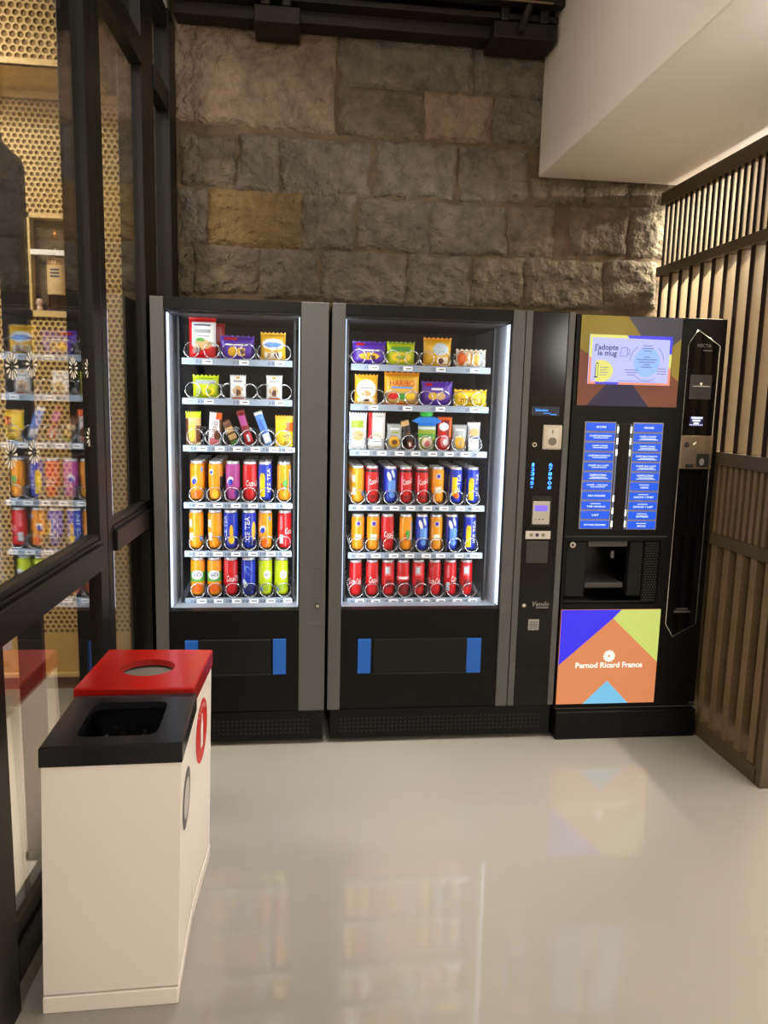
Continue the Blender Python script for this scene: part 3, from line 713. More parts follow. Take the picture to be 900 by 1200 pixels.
snack('left', 1, 0, c, (190, 410, 312, 523), z, 'snack bag', 'lime green snack bag', .035, 'lime', [('rect', .1, .62, .9, .78, 'grey'), ('ell', .6, .3, .24, .2, 'yellow'), ('ell', .6, .3, .14, .11, 'olive'), ('ell', .25, .28, .14, .18, 'olive'), ('rect', .2, .84, .8, .88, 'green')])
for i, bb in ((1, (368, 410, 442, 522)), (2, (541, 412, 615, 524))):
    snack('left', 1, i, c, bb, z, 'snack pack', 'small white nut packet', .03, 'white', [('ell', .5, .34, .33, .22, 'tan'), ('ell', .5, .28, .18, .12, 'brown'), ('rect', .25, .72, .75, .78, 'grey'), ('ell', .5, .9, .12, .05, 'gold'), ('rect', .1, 0, .9, .06, 'deep')], name='snack_packet')
z = SHL[2]
snack('left', 2, 0, c, (156, 584, 228, 742), z, 'snack bar', 'tall yellow topped wafer pack', .03, 'tan', [('rect', 0, .82, 1, 1, 'lime'), ('rect', 0, 0, .2, .8, 'brown'), ('rect', .7, .1, 1, .6, 'brown'), ('ell', .4, .4, .22, .3, 'yellow')], name='snack_bar')
snack('left', 2, 1, c, (262, 586, 330, 744), z, 'snack bar', 'white wafer bar with upright script', .03, 'white', [('diag', .25, 1.0, 'brown'), ('rect', .55, .8, 1, 1, 'deep'), ('rect', .1, 0, .9, .2, 'pink'), ('ell', .7, .3, .25, .14, 'brown'), ('text', 'bueno', .42, .46, .075, .024, 'dred', PI/2-.15)], name='snack_bar', rot=.06)
snack('left', 2, 2, c, (335, 632, 402, 744), z, 'snack bar', 'small brown chocolate bar leaning left', .022, 'brown', [('rect', 0, .5, 1, .7, 'tan'), ('rect', 0, 0, 1, .15, 'green'), ('rect', 0, .2, 1, .4, 'tan')], name='snack_bar', rot=-.42)
snack('left', 2, 3, c, (400, 580, 478, 744), z, 'snack bar', 'dark red chocolate bar leaning left', .022, 'dred', [('rect', .1, .55, .9, .85, 'magenta'), ('rect', 0, .05, 1, .32, 'red'), ('rect', .35, .1, .65, .28, 'pale')], name='snack_bar', rot=-.30)
snack('left', 2, 4, c, (480, 588, 572, 746), z, 'snack bar', 'light blue chocolate bar leaning left', .022, 'sky', [('rect', 0, .9, 1, 1, 'white'), ('rect', .1, .05, .9, .35, 'white'), ('text', 'Bounty', .5, .56, .066, .026, 'blue', PI/2)], name='snack_bar', rot=-.34)
snack('left', 2, 5, c, (584, 604, 668, 750), z, 'snack bag', 'yellow chocolate sweet bag with upright letters', .03, 'yellow', [('rect', 0, .86, 1, 1, 'gold'), ('rect', .62, .5, 1, .8, 'deep'), ('ell', .2, .24, .2, .14, 'gold'), ('text', "m&m's", .60, .42, .09, .03, 'brown', PI/2-.08)])
# middle machine rows 1-3
c = crop('M1'); z = SHM[0]
snack('middle', 0, 0, c, (124, 228, 266, 328), z, 'snack bag', 'purple chocolate biscuit pack', .035, 'purple', [('ell', .5, .36, .3, .16, 'gold'), ('rect', .1, .82, .35, .93, 'red'), ('rect', .3, .58, .8, .64, 'white'), ('ell', .6, .3, .1, .1, 'brown')])
snack('middle', 0, 1, c, (274, 230, 394, 330), z, 'snack bag', 'green snack bag', .035, 'lime', [('rect', 0, .9, 1, 1, 'olive'), ('rect', .15, .6, .85, .78, 'green'), ('ell', .5, .34, .36, .2, 'yellow'), ('ell', .5, .34, .2, .1, 'olive')])
snack('middle', 0, 2, c, (434, 212, 553, 336), z, 'snack bag', 'orange yellow biscuit bag', .035, 'gold', [('ell', .6, .6, .28, .22, 'pale'), ('rect', .5, .1, .9, .32, 'cream'), ('ell', .62, .2, .1, .1, 'brown'), ('rect', .0, .9, 1, 1, 'orange')])
snack('middle', 0, 3, c, (578, 264, 706, 336), z, 'snack pack', 'clear pack of orange round cakes', .04, 'cream', [('ell', .17, .5, .13, .42, 'deep'), ('ell', .42, .5, .12, .42, 'orange'), ('ell', .66, .5, .10, .42, 'orange'), ('ell', .86, .5, .08, .4, 'silver'), ('ell', .42, .5, .05, .4, 'cream')], name='cake_pack')
z = SHM[1]
snack('middle', 1, 0, c, (133, 373, 232, 502), z, 'snack bag', 'yellow and white biscuit bag', .035, 'gold', [('ell', .5, .5, .42, .34, 'white'), ('ell', .5, .36, .22, .1, 'tan'), ('rect', .2, .52, .8, .56, 'brown'), ('rect', .1, .05, .9, .2, 'cream'), ('ell', .5, .13, .14, .05, 'brown')])
snack('middle', 1, 1, c, (262, 362, 412, 508), z, 'sweet bag', 'big golden gummy sweet bag', .05, 'gold', [('rect', 0, .88, 1, 1, 'orange'), ('rect', 0, .08, 1, .40, 'tan'), ('ell', .25, .26, .14, .1, 'red'), ('ell', .5, .26, .13, .1, 'green'), ('ell', .75, .26, .14, .1, 'yellow'), ('rect', 0, 0, 1, .07, 'deep'), ('rect', .2, .50, .8, .56, 'sky'), ('text', 'HARIBO', .5, .66, .105, .026, 'red', 0)])
snack('middle', 1, 2, c, (425, 404, 558, 508), z, 'snack bag', 'purple chocolate biscuit pack', .035, 'purple', [('ell', .36, .4, .15, .16, 'gold'), ('ell', .62, .4, .15, .16, 'tan'), ('rect', .1, .82, .35, .93, 'red'), ('rect', .3, .66, .7, .74, 'white')])
snack('middle', 1, 3, c, (570, 440, 710, 510), z, 'sweet bag', 'wide yellow chocolate sweet bag', .035, 'yellow', [('rect', 0, .86, 1, 1, 'gold'), ('ell', .15, .4, .1, .2, 'gold'), ('text', "m&m's", .52, .42, .095, .028, 'brown', 0)])
z = SHM[2]
snack('middle', 2, 0, c, (108, 540, 184, 702), z, 'snack pack', 'tall pale green and white sandwich pack', .035, 'pale', [('rect', .1, .6, .9, .8, 'olive'), ('ell', .5, .38, .34, .14, 'tan'), ('rect', .1, 0, .9, .2, 'white'), ('rect', 0, .9, 1, 1, 'white'), ('rect', .8, 0, 1, 1, 'white')], name='snack_packet')
snack('middle', 2, 1, c, (192, 540, 264, 702), z, 'snack pack', 'tall white pack with red edge', .035, 'white', [('rect', 0, .3, .22, 1, 'red'), ('rect', .3, .2, .8, .24, 'grey'), ('ell', .5, .4, .3, .08, 'cream')], name='snack_packet')
snack('middle', 2, 2, c, (275, 590, 338, 702), z, 'snack pack', 'small grey nut packet', .03, 'grey', [('ell', .5, .32, .4, .22, 'gold'), ('ell', .5, .3, .2, .1, 'brown'), ('rect', .2, .78, .8, .84, 'white'), ('rect', .25, .66, .75, .70, 'olive')], name='snack_packet')
snack('middle', 2, 3, c, (334, 576, 396, 702), z, 'snack bar', 'thin dark chocolate bar leaning left', .02, 'black', [('rect', 0, .82, 1, 1, 'tan'), ('rect', .2, .0, .8, .3, 'dred'), ('rect', .3, .1, .6, .24, 'white'), ('rect', .3, .5, .7, .6, 'brown')], name='snack_bar', rot=-.26)
x, w, h = bagpx(c, 410, 575, 488, 702, z)
po = thing('fruit_pouch', 'green fruit pouch with blue shoulders and bright green cap, middle machine', 'pouch', (x, SY+.04, z+.003), local=True)
o = bag('body', 'x x x x', 'x', w, h, .035, 'olive', [('rect', 0, .82, 1, 1, 'cyan'), ('rect', 0, .7, 1, .8, 'pale'), ('ell', .5, .26, .3, .2, 'cream'), ('ell', .5, .22, .16, .1, 'pink'), ('rect', 0, .45, 1, .56, 'green')], (0, 0, 0))
for k in ('label', 'category'): del o[k]
o.parent = po
mb = MB(); zs = h
mb.prism([(-w*.85, zs-.002), (-w*.5, zs-.012), (w*.5, zs-.012), (w*.85, zs-.002), (w*.45, zs+.016), (-w*.45, zs+.016)], -.012, .012)
mb.build('shoulder', pm('cyan'), po, origin=(0, 0, 0))
mb = MB().lathe([(.010, h+.016), (.026, h+.02), (.029, h+.026), (.029, h+.04), (.022, h+.05), (.0, h+.052)], 0, 18, -.004, 0, 0); mb.build('cap', pm('bgreen'), po, origin=(0, 0, 0))
snack('middle', 2, 5, c, (496, 560, 556, 702), z, 'snack bar', 'red and white chocolate pack', .03, 'red', [('diag', .4, .75, 'dred'), ('ell', .4, .72, .34, .12, 'white'), ('ell', .5, .28, .32, .2, 'pink'), ('ell', .55, .26, .2, .1, 'white'), ('rect', 0, .92, 1, 1, 'deep'), ('rect', .8, .4, 1, .9, 'deep')], name='snack_bar')
snack('middle', 2, 6, c, (560, 594, 622, 704), z, 'snack pack', 'small grey nut packet', .03, 'grey', [('ell', .55, .34, .38, .26, 'gold'), ('ell', .55, .32, .2, .12, 'tan'), ('rect', .2, .78, .8, .84, 'white')], name='snack_packet')
snack('middle', 2, 7, c, (626, 584, 680, 706), z, 'snack pack', 'white and grey mint pack', .03, 'silver', [('rect', .1, 0, .9, .34, 'white'), ('ell', .5, .66, .4, .14, 'tan'), ('rect', .2, .44, .8, .54, 'navy'), ('rect', 0, .9, 1, 1, 'white')], name='snack_packet')

# shelves, coils, dividers, cans
def dividers(sh, xs, zt, hgt):
    og = ORG[sh.name]
    for x in xs: MB().box(x-.001, x+.001, SY+.01, .58, zt+.002, zt+hgt).build('divider', mat('divider_grey', (96, 100, 108), .4, .4), sh)
def build_rows(root, cr1, cr2, SH, X, mach):
    left = mach == 'left'
    if left:
        wide = [[(180, 278), (362, 450), (532, 622)], [(186, 288), (358, 458), (532, 625)]]; wy = (285, 482); sing = [198, 284, 370, 455, 543, 622]; sy = 708; rw = 8.4; rs = 9.0
        cx = [(205, 290, 375, 458, 543, 625), (205, 290, 375, 458, 543, 622), (212, 293, 380, 462, 543, 625)]; cyy = (243, 470, 697)
        kinds = [['orange_blob', 'orange_small', 'purple', 'red_h', 'tea_left', 'orange_green'], ['orange_plain', 'orange_plain', 'tea_mid', 'tea_text', 'orange_blob', 'red_side'], ['fanta', 'fanta', 'red_h', 'blue_glass', 'lime', 'lime']]
        px = [(210, 298, 380, 462, 533, 625), (205, 295, 370, 458, 535, 628), (212, 292, 370, 455, 535, 612)]; py = 180
        r, h = .0300, .163; nums = '5'
    else:
        wide = [[(152, 236), (302, 387), (452, 528), (602, 680)], [(150, 235), (300, 385), (448, 528), (598, 680)]]; wy = (294, 470); sing = [148, 224, 302, 373, 447, 520, 592, 664]; sy = 672; rw = 8.2; rs = 8.6
        cx = [(147, 218, 293, 364, 438, 511, 583, 655), (143, 212, 290, 360, 433, 497, 578, 648), (140, 210, 288, 355, 428, 497, 570, 638)]; cyy = (237, 440, 641)
        kinds = [['orange_plain', 'red_dark', 'blue_pale', 'red_dark', 'red_dark', 'orange_ring', 'tea_peach', 'tea_left'], ['orange_ring', 'orange_ring', 'red_h', 'orange_green', 'blue_pale', 'orange_ring', 'blue_pale', 'tea_left'], ['red_left', 'red_h', 'red_info', 'red_dip', 'red_info', 'red_left', 'red_side', 'red_info']]
        px = [(147, 210, 290, 357, 428, 497, 577, 650), (147, 215, 277, 358, 428, 490, 558, 638), (137, 210, 280, 345, 412, 483, 552, 622)]; py = 175
        r, h = .0280, .157; nums = ''
    for i in range(3):
        zt = SH[i]
        if i < 2:
            nm = [(xc(cr1, (a+b)/2+8, wy[i], 0), '%s%d%d' % (nums+(' ' if nums else ''), i+1, 2*k+1)) for k, (a, b) in enumerate(wide[i])]
        else: nm = [(xc(cr1, a+14, sy, 0), '%s%d%d' % (nums+(' ' if nums else ''), i+1, k+1)) for k, a in enumerate(sing)]
        sh = shelf(root, 'shelf', X[0], X[1], zt, [], False, nm)
        if i < 2:
            for a, b in wide[i]:
                for q, rv in ((a, -1), (b, 1)):
                    coil(sh, xc(cr1, q, wy[i], .005), zt+.004+rw/272, rw/272, .085, 4, rv)
            ds = [xc(cr1, (wide[i][k][1]+wide[i][k+1][0])/2, wy[i]) for k in range(len(wide[i])-1)]
        else:
            for a in sing: coil(sh, xc(cr1, a, sy, .005), zt+.004+rs/272, rs/272, .07, 5, 1)
            ds = [xc(cr1, (sing[k]+sing[k+1])/2, sy) for k in range(len(sing)-1)]
        dividers(sh, ds, zt, .05)
    for i in range(3):
        zt = SH[3+i]; xs = [xc(cr2, a, cyy[i], .005) for a in cx[i]]
        nm = [(x+.0, '%s%d%d' % (nums+(' ' if nums else ''), i+4, k+1)) for k, x in enumerate(xs)]
        sh = shelf(root, 'shelf', X[0], X[1], zt, xs, True, nm)
        rc = (8.2 if left else 8.4)/272
        for x in xs: coil(sh, x, zt+.005+rc, rc, .075, 5, 1)
        dividers(sh, [(xs[k]+xs[k+1])/2 for k in range(len(xs)-1)], zt, .06)
        for k, kd in enumerate(kinds[i]):
            x = xc(cr2, px[i][k], (py, py+225, py+450)[i] if left else (py, py+205, py+410)[i], .045)
            lab = '%s, %s from left, %s shelf, %s machine' % (KIND[kd][0], ordn(k), ordn(3+i), mach)
            y = SY+.014+r+.004
            grp = 'drink cans on the %s shelf of the %s machine' % (ordn(3+i), mach)
            put_can(kd, r, h, x, y, zt+.012, lab, grp)
            if i == 0 and kd not in ('purple',):
                for q in range(1, 2 if (not left and k == 5) else 5):
                    put_can(kd, r, h, x, y+.075*q, zt+.012, 'can queued behind the %s from left, fourth shelf, %s machine' % (KIND[kd][0].split(' with')[0]+' '+ordn(k), mach), 'cans queued behind column %s of the %s machine' % (ordn(k), mach))
build_rows(VL, crop('L1'), crop('L2'), SHL, XL, 'left')
build_rows(VM, crop('M1'), crop('M2'), SHM, XM, 'middle')

# ------------------------------------------------------------------ coffee machine
CX0, CX1 = 1.004, 1.655
cm = thing('coffee_machine', 'black coffee machine with lit blue menu and colourful geometric panels', 'coffee machine', (1.33, .35, 0))
bx0, bz1 = P(664, 634); bx1_, bz0 = P(769, 707)
b = MB().box(CX0, CX1, .24, .70, .13, 1.822).box(CX0, bx0, .0, .24, .13, 1.822).box(bx1_, CX1, .0, .24, .13, 1.822).box(bx0, bx1_, .0, .24, bz1, 1.822).box(bx0, bx1_, .0, .24, .13, bz0)
b.build('cabinet', M_black, cm)
MB().box(CX0, CX1-.006, -.03, .66, 0.0, .126, bev=.004).build('base', M_black, cm)
M_y = mat('poster_yellow', (150, 134, 44), .5); M_s = mat('poster_slate', (78, 78, 96), .5); M_o = mat('poster_rust', (124, 70, 50), .5); M_i = mat('poster_indigo', (36, 33, 76), .5)
def q(X, Y): return P(675+X/6.923, 365+Y/6.923)
def E_(X, Y): return (675+X/6.923, 365+Y/6.923)
up = MB(); y = -.006
TLx, TLz = q(42, 28); TRx, TRz = q(862, 55); BRx, BRz = q(808, 778); BLx, BLz = q(2, 762)
L_, R_, T_, B_ = 1.0195, 1.4555, 1.8185, 1.3955
L_, R_ = (TLx+BLx)/2, (TRx+BRx)/2; T_, B_ = (TLz+TRz)/2, (BLz+BRz)/2
up.box(L_, R_, y, .001, B_, T_, 0)
e = y-.0004
up.poly([(L_, T_), (q(420, 35)[0], T_), q(545, 230), q(545, 330), q(110, 355), q(30, 300), (L_, q(30, 300)[1])], e, 1)
up.poly([(q(420, 35)[0], T_), (R_, T_), (R_, q(855, 225)[1]), q(770, 290), q(545, 230)], e, 2)
up.poly([(R_, q(855, 225)[1]), q(770, 290), q(765, 520), (R_, q(825, 572)[1])], e, 1)
up.poly([(L_, q(30, 300)[1]), q(110, 355), q(240, 590), q(75, 762), (L_, B_)], e-.0003, 3)
up.poly([(R_, q(825, 572)[1]), q(762, 515), q(700, 590), q(450, 590), (q(580, 775)[0], B_), (R_, B_)], e-.0003, 3)
up.poly([q(240, 590), q(450, 590), (q(580, 775)[0], B_), (q(75, 762)[0], B_)], e-.0003, 4)
up.build('poster_panel', [M_dark, M_y, M_s, M_o, M_i], cm)
def em(n, rgb, s=1.0): return mat('lit_'+n, rgb, .4, emit=s)
sc_ = MB(); y = -.012
a, b_ = q(110, 185); c_, d_ = q(750, 604); x1s, _ = q(772, 210)
c_ = (c_+x1s)/2; a = (a+q(84, 585)[0])/2
sc_.box(a, c_, y, -.005, d_, b_, 0)
def sw(s, t): return (a+(c_-a)*s, b_+(d_-b_)*t)   # 0..1 across, 0..1 down
y1 = y-.0005
sc_.poly([sw(.0, .0), sw(.45, .0), sw(.47, .06), sw(.03, .06), sw(.03, .45), sw(0, .45)], y1, 1)
sc_.poly([sw(.44, 0), sw(1, 0), sw(1, .36), sw(.97, .36), sw(.97, .07), sw(.47, .06)], y1, 2)
sc_.poly([sw(.97, .36), sw(1, .36), sw(1, .64), sw(.97, .64)], y1, 1)
sc_.poly([sw(.97, .64), sw(1, .64), sw(1, 1), sw(.36, 1), sw(.38, .955), sw(.97, .955)], y1, 3)
sc_.poly([sw(.09, .955), sw(.38, .955), sw(.36, 1), sw(.09, 1)], y1, 2)
sc_.poly([sw(0, .45), sw(.03, .45), sw(.03, .955), sw(.09, .955), sw(.09, 1), sw(0, 1)], y1, 3)
SW, SH_ = c_-a, b_-d_
def stx(t, s, tt, w, m=4): p = sw(s, tt); sc_.text(t, p[0], p[1], y1-.0006, w=w*SW, m=m, bold=.017)
stx("J'adopte", .20, .265, .29); stx("le mug", .215, .385, .23)
p = sw(.15, .74); sc_.poly([sw(.03+max(0, .12+.145*math.cos(t)), .735+.225*math.sin(t)) for t in [i*PI/20-PI*.66 for i in range(27)]], y1-.0003, 1)
sc_.line([sw(.085, .60), sw(.085, .85)], .003, y1-.0006, 4); sc_.line([sw(.115, .60), sw(.115, .85)], .0018, y1-.0006, 4)
sc_.line([sw(.07, .86), sw(.11, .86)], .005, y1-.0006, 4); sc_.line([sw(.09, .58), sw(.115, .58)], .005, y1-.0006, 4)
for k in range(4): sc_.line([sw(.14, .66+k*.05), sw(.24-.02*(k % 2), .66+k*.05)], .0022, y1-.0006, 6)
sc_.line([sw(.385, .25), sw(.455, .25), sw(.455, .42), sw(.37, .42)], .0022, y1-.0006, 6, True); sc_.line([sw(.455, .28), sw(.485, .29), sw(.48, .38), sw(.455, .39)], .0022, y1-.0006, 6)
cc = sw(.70, .53); sc_.disc(cc[0], cc[1], .28*SH_, y1-.0003, 5, 32, .30*SH_)
for k, w in enumerate((.07, .24, .2, .08, .14)): pz = sw(.70, .43+k*.05); sc_.rect(pz[0]-w*SW/2, pz[0]+w*SW/2, pz[1]-.0016, pz[1]+.0016, y1-.0006, 6)
for a0, a1 in ((.1, .75), (.95, 1.35), (1.75, 1.95)) if False else ((2.2, 3.1), (.1, .9), (4.0, 5.3)):
    sc_.line([(cc[0]+.35*SH_*math.cos(a0+(a1-a0)*i/10)*1.05, cc[1]+.38*SH_*math.sin(a0+(a1-a0)*i/10)) for i in range(11)], .0022, y1-.0005, 6)
for (s, t, ws) in ((.70, .20, (.12, .15, .10)), (.52, .70, (.16, .14, .10)), (.89, .66, (.1, .12, .11))):
    for k, w in enumerate(ws): pz = sw(s, t+k*.05); sc_.rect(pz[0]-w*SW/2, pz[0]+w*SW/2, pz[1]-.0014, pz[1]+.0014, y1-.0006, 6)
sc_.line([sw(.36, .925), sw(.82, .935)], .0018, y1-.0006, 6)
sc_.build('screen', [em('lavender', (186, 190, 255), 1.0), em('screen_yellow', (232, 232, 120), .9), em('screen_blue', (70, 66, 235), .9), em('screen_coral', (250, 150, 120), .9), mat('screen_ink', (50, 52, 110), .5), em('screen_sky', (150, 190, 255), .95), mat('screen_grey', (110, 118, 190), .5)], cm)
# menu
M_btn = em('button_blue', (16, 88, 232), 1.0); M_btx = em('button_text', (214, 228, 255), 1.3); M_mg = mat('menu_grey', (150, 148, 150), .5)
LT = [('-SUCRE', 0), ('CAFÉ EXPRESSO', 1), ('CAFÉ LONG', 1), ('CAFÉ MACCHIATO', 1), ('CAFÉ AU LAIT', 1), ('CAPPUCCINO', 2), ('CAFÉ - CACAO', 1), ('EAU CHAUDE', 0), ('THÉ VANILLE', -1), ('LAIT', 0), ('POTAGE LÉGUMES', 0)]
RT = [('+SUCRE', 0), ('CAFÉ COURT', 2), ('CAFÉ LONG', 2), ('CAFÉ MACCHIATO', 2), ('CAFÉ AU LAIT', 2), ('CAPPUCCINO', 2), ('CACAO', -1), ('CHOCO + FORT', -1), ('CHOCO + LAIT', -1), ('EXPRESS', -1), ('MOCCA', -1)]
def qq(X, Y): return P(672+X/8.1818, 485+Y/8.1818)
def menu(TL, TR, BL_, BR_, T):
    l = (TL[0]+BL_[0])/2; r = (TR[0]+BR_[0])/2; t = (TL[1]+TR[1])/2; b = (BL_[1]+BR_[1])/2
    pn = MB().box(l, r, -.006, .001, b, t, 0, bev=.001).build('menu_panel', M_mg, cm)
    n = len(T); ph = (t-b)/n; 
    for i, (tx, kind) in enumerate(T):
        z1 = t-ph*i-.0045; z0 = t-ph*(i+1)+.0035; mx = (l+r)/2; zm = (z0+z1)/2
        m = MB().box(l+.005, r-.005, -.009, -.005, z0, z1, 0, bev=.001)
        w = min(.095, .0075*len(tx)); tz = zm+(0 if kind == 0 else .005 if kind > 0 else -.004)
        m.text(tx, mx, tz, -.0096, h=.0085, w=w, m=1, bold=.03)
        if kind > 0:
            m.rect(mx-.03, mx+.035, zm-.0055, zm-.0030, -.0096, 1)
            if kind > 1: m.rect(mx-.04, mx+.045, zm-.0105, zm-.0080, -.0096, 1)
        if kind < 0: m.rect(mx-.025, mx+.02, zm+.006, zm+.0085, -.0096, 1)
        m.build('menu_button', [M_btn, M_btx], pn)
    return l, r, t, b
P2 = lambda X, Y: P(672+X/8.1818, 555+Y/8.1818)
ml = menu(qq(115, 72), qq(412, 78), P2(42, 530), P2(335, 530), LT)
mr = menu(qq(572, 82), qq(862, 88), P2(498, 535), P2(780, 535), RT)
x0, x1 = ml[1]+.012, mr[0]-.012
cs = MB().box(x0, x1, -.008, .001, ml[3]-.004, ml[2]-.004, 0, bev=.002)
csb = cs.build('menu_spine', M_black2, cm)
for x in (x0-.004, x1+.004):
    g = MB().box(x-.0028, x+.0028, -.007, .0, ml[3], ml[2]-.008).build('light_bar', em('bar_grey', (150, 160, 185), .35), csb)
M_hot = em('bar_white', (255, 255, 250), 3.)
for x, zz in ((x0-.004, (.05, .16, .27, .72, .84, .97)), (x1+.004, (.05, .16, .27, .86, .97))):
    for t_ in zz: zc_ = ml[2]-.01-(ml[2]-ml[3]-.02)*t_; MB().box(x-.0032, x+.0032, -.0078, -.006, zc_-.013, zc_+.013, bev=.001).build('light', M_hot, csb)
# dispensing bay
def k(X, Y, Yd=0.): return P(640+X/5.625, 600+Y/5.625, Yd)
bay = MB().box(bx0+.002, bx1_-.002, .22, .238, bz0+.001, bz1-.001, 0)
bay.build('bay_back', mat('bay_black', (8, 8, 9), .3), cm)
x0, z0 = k(272, 540, .02); x1, z1 = k(205, 185, .02)
MB().box(bx0+.006, k(265, 400)[0], .012, .05, bz0+.03, bz1-.004, bev=.004).build('bay_pillar', mat('bay_grey', (24, 24, 25), .4, spec=.2), cm)
MB().box(k(548, 400)[0], k(640, 400)[0], .012, .05, bz0+.03, bz1-.004, bev=.004).build('bay_pillar', MATS['bay_grey'], cm)
MB().box(k(285, 200)[0], k(545, 200)[0], .01, .12, k(400, 232)[1], bz1-.002, bev=.003).build('spout_cover', mat('spout_grey', (66, 63, 60), .4), cm)
MB().tube([(k(410, 230)[0], .1, k(410, 230)[1]), (k(410, 230)[0], .1, k(410, 280)[1])], .008, 0, 12).build('spout', M_black2, cm)
MB().box(k(265, 480)[0], k(520, 480)[0], .02, .15, k(400, 508)[1], k(400, 474)[1], bev=.003).build('cup_shelf', mat('shelf_grey', (58, 56, 54), .4), cm)
MB().box(k(505, 320)[0], k(527, 320)[0], .12, .135, k(400, 345)[1], k(400, 292)[1], bev=.005).build('cup_sensor', mat('pale_sensor', (150, 146, 140), .4), cm)
MB().box(bx0+.004, bx1_-.03, .005, .2, bz0+.002, bz0+.012, bev=.002).build('drip_tray', M_black2, cm)
pf = MB().box(k(640, 400)[0], bx1_-.001, .006, .012, bz0+.004, bz1-.004, 0)
xx = k(655, 400)[0]
for i in range(5):
    for j in range(24):
        pf.disc(xx+i*.0115+(.005 if j % 2 else 0), bz0+.014+j*.0115, .0026, .0055, 1, 6)
pf.build('perforated_plate', [M_black, mat('hole_grey', (92, 92, 92), .3, .6)], cm)
a, b_ = k(172, 215); MB().cyly(a, b_, .0125, -.008, .0, 0).cyly(a, b_, .006, -.0085, -.007, 1).build('lock', [M_chrome, M_ink], cm)
MB().box(CX0+.004, k(795, 160)[0], -.003, .002, k(400, 165)[1], k(400, 158)[1]).build('seam', mat('seam_grey', (52, 52, 54), .4), cm)
# backlit lower sign
lp = MB(); x0, x1, z0, z1 = 1.0105, 1.4595, .1535, .580
lp.box(x0, x1, -.006, .002, z0, z1, 0)
def lw(s, t): return (x0+(x1-x0)*s, z1+(z0-z1)*t)
lp.poly([lw(0, 0), lw(.60, 0), lw(.52, .09), lw(0, .58)], -.0065, 1)
lp.poly([lw(.60, 0), lw(1, 0), lw(1, .56), lw(.52, .09)], -.0065, 2)
lp.poly([lw(.265, 1), lw(.50, .755), lw(.73, 1)], -.0065, 3)
tx, tz = lw(.51, .585); lp.text('Pernod Ricard France', tx, tz, -.0072, w=(x1-x0)*.68, m=4, bold=.025)
ex, ez = lw(.505, .49); R0 = .021
for kx in range(12):
    a0 = 2*PI*kx/12
    lp.poly([(ex+rr*math.cos(a0+da), ez+rr*math.sin(a0+da)) for rr, da in ((.008, -.2), (.025, -.2), (.028, 0), (.025, .2), (.008, .2))], -.0072, 4)
lp.disc(ex, ez, .018, -.0070, 4, 20); lp.disc(ex, ez, .0065, -.0076, 5, 12)
lp.build('backlit_sign', [em('sign_orange', (224, 138, 88), .9), em('sign_blue', (56, 46, 238), .95), em('sign_lime', (204, 216, 112), .95), em('sign_sky', (120, 196, 232), .95), em('sign_white', (255, 250, 235), 1.15), em('sign_amber', (235, 170, 90), 1.)], cm)
MB().box(x0, CX1-.002, -.004, .002, .129, .134).build('sill_line', mat('sill_grey', (80, 78, 72), .4, .4), cm)
# right hand column with chrome outline
def kk(X, Y): return P(790+X/6.316, 370+Y/6.316)
def k8(X, Y): return P(760+X/5.4545, 540+Y/5.4545)
out = [kk(175, 105), kk(335, 225), k8(297, 1040), k8(148, 1120), k8(105, 1040), kk(103, 210)]
MB().prism(out, -.004, .001).build('column_panel', M_black2, cm)
MB().tube([(x, -.005, z) for x, z in out+[out[0]]], .0026, 0, 8).build('chrome_outline', M_chrome, cm)
a, b_ = kk(118, 435); c_, d_ = kk(262, 620); g = MB().box(a, c_, -.0065, -.003, d_, b_, 0)
g.rect((a+c_)/2-.004, (a+c_)/2+.006, (b_+d_)/2+.008, (b_+d_)/2+.018, -.0068, 1).rect(a+.012, c_-.008, (b_+d_)/2+.002, (b_+d_)/2+.004, -.0068, 1)
g.build('reader_plate', [mat('reader_dark', (52, 50, 52), .35), M_white], cm)
a, b_ = kk(215, 222); MB().text('NECTA', a+.004, b_, -.0046, h=.014, m=0, bold=.02).rect(a-.0, a+.04, b_-.022, b_-.018, -.0046, 0).build('maker_name', mat('name_dark_grey', (104, 104, 104), .4, .4), cm)
a, b_ = kk(78, 720); c_, d_ = kk(278, 880); dp = MB().box(a, c_, -.0055, -.003, d_, b_, 0)
a2, b2 = kk(112, 745); c2, d2 = kk(205, 818); dp.rect(a2, c2, d2, b2, -.0059, 1)
for i, (s, e_) in enumerate(((.1, .95), (.2, .8), (.3, .7))):
    zz = b2-(b2-d2)*(.13+.28*i); dp.rect(a2+(c2-a2)*s, a2+(c2-a2)*e_, zz-.004, zz+.004, -.0063, 2)
for i in range(8): dp.rect(a2+(c2-a2)*(i+.2)/8, a2+(c2-a2)*(i+.8)/8, d2+.003, d2+.008, -.0063, 2)
dp.build('display', [M_black2, em('disp_navy', (30, 30, 90), .6), em('disp_white', (225, 225, 255), 1.2)], cm)
a, b_ = kk(48, 885); c_, d_ = kk(262, 1135); a = max(a, kk(40, 1000)[0])
pp = MB().box(a, c_, -.010, -.003, d_, b_, 0, bev=.002)
u_, w_ = kk(84, 955); pp.cyly(u_, w_, .0105, -.0125, -.009, 1).rect(u_-.006, u_+.006, w_-.0015, w_+.0015, -.0128, 0)
u_, w_ = kk(138, 948); pp.disc(u_, w_, .0045, -.0105, 2, 10); u_, w_ = kk(150, 938); pp.disc(u_, w_, .0035, -.0105, 2, 10)
u_, w_ = kk(160, 1020); u2, w2 = kk(243, 1120); pp.rect(u_, u2, w2, w_, -.0104, 1); pp.disc((u_+u2)/2-.004, (w_+w2)/2-.006, .011, -.0108, 3, 16, .015)
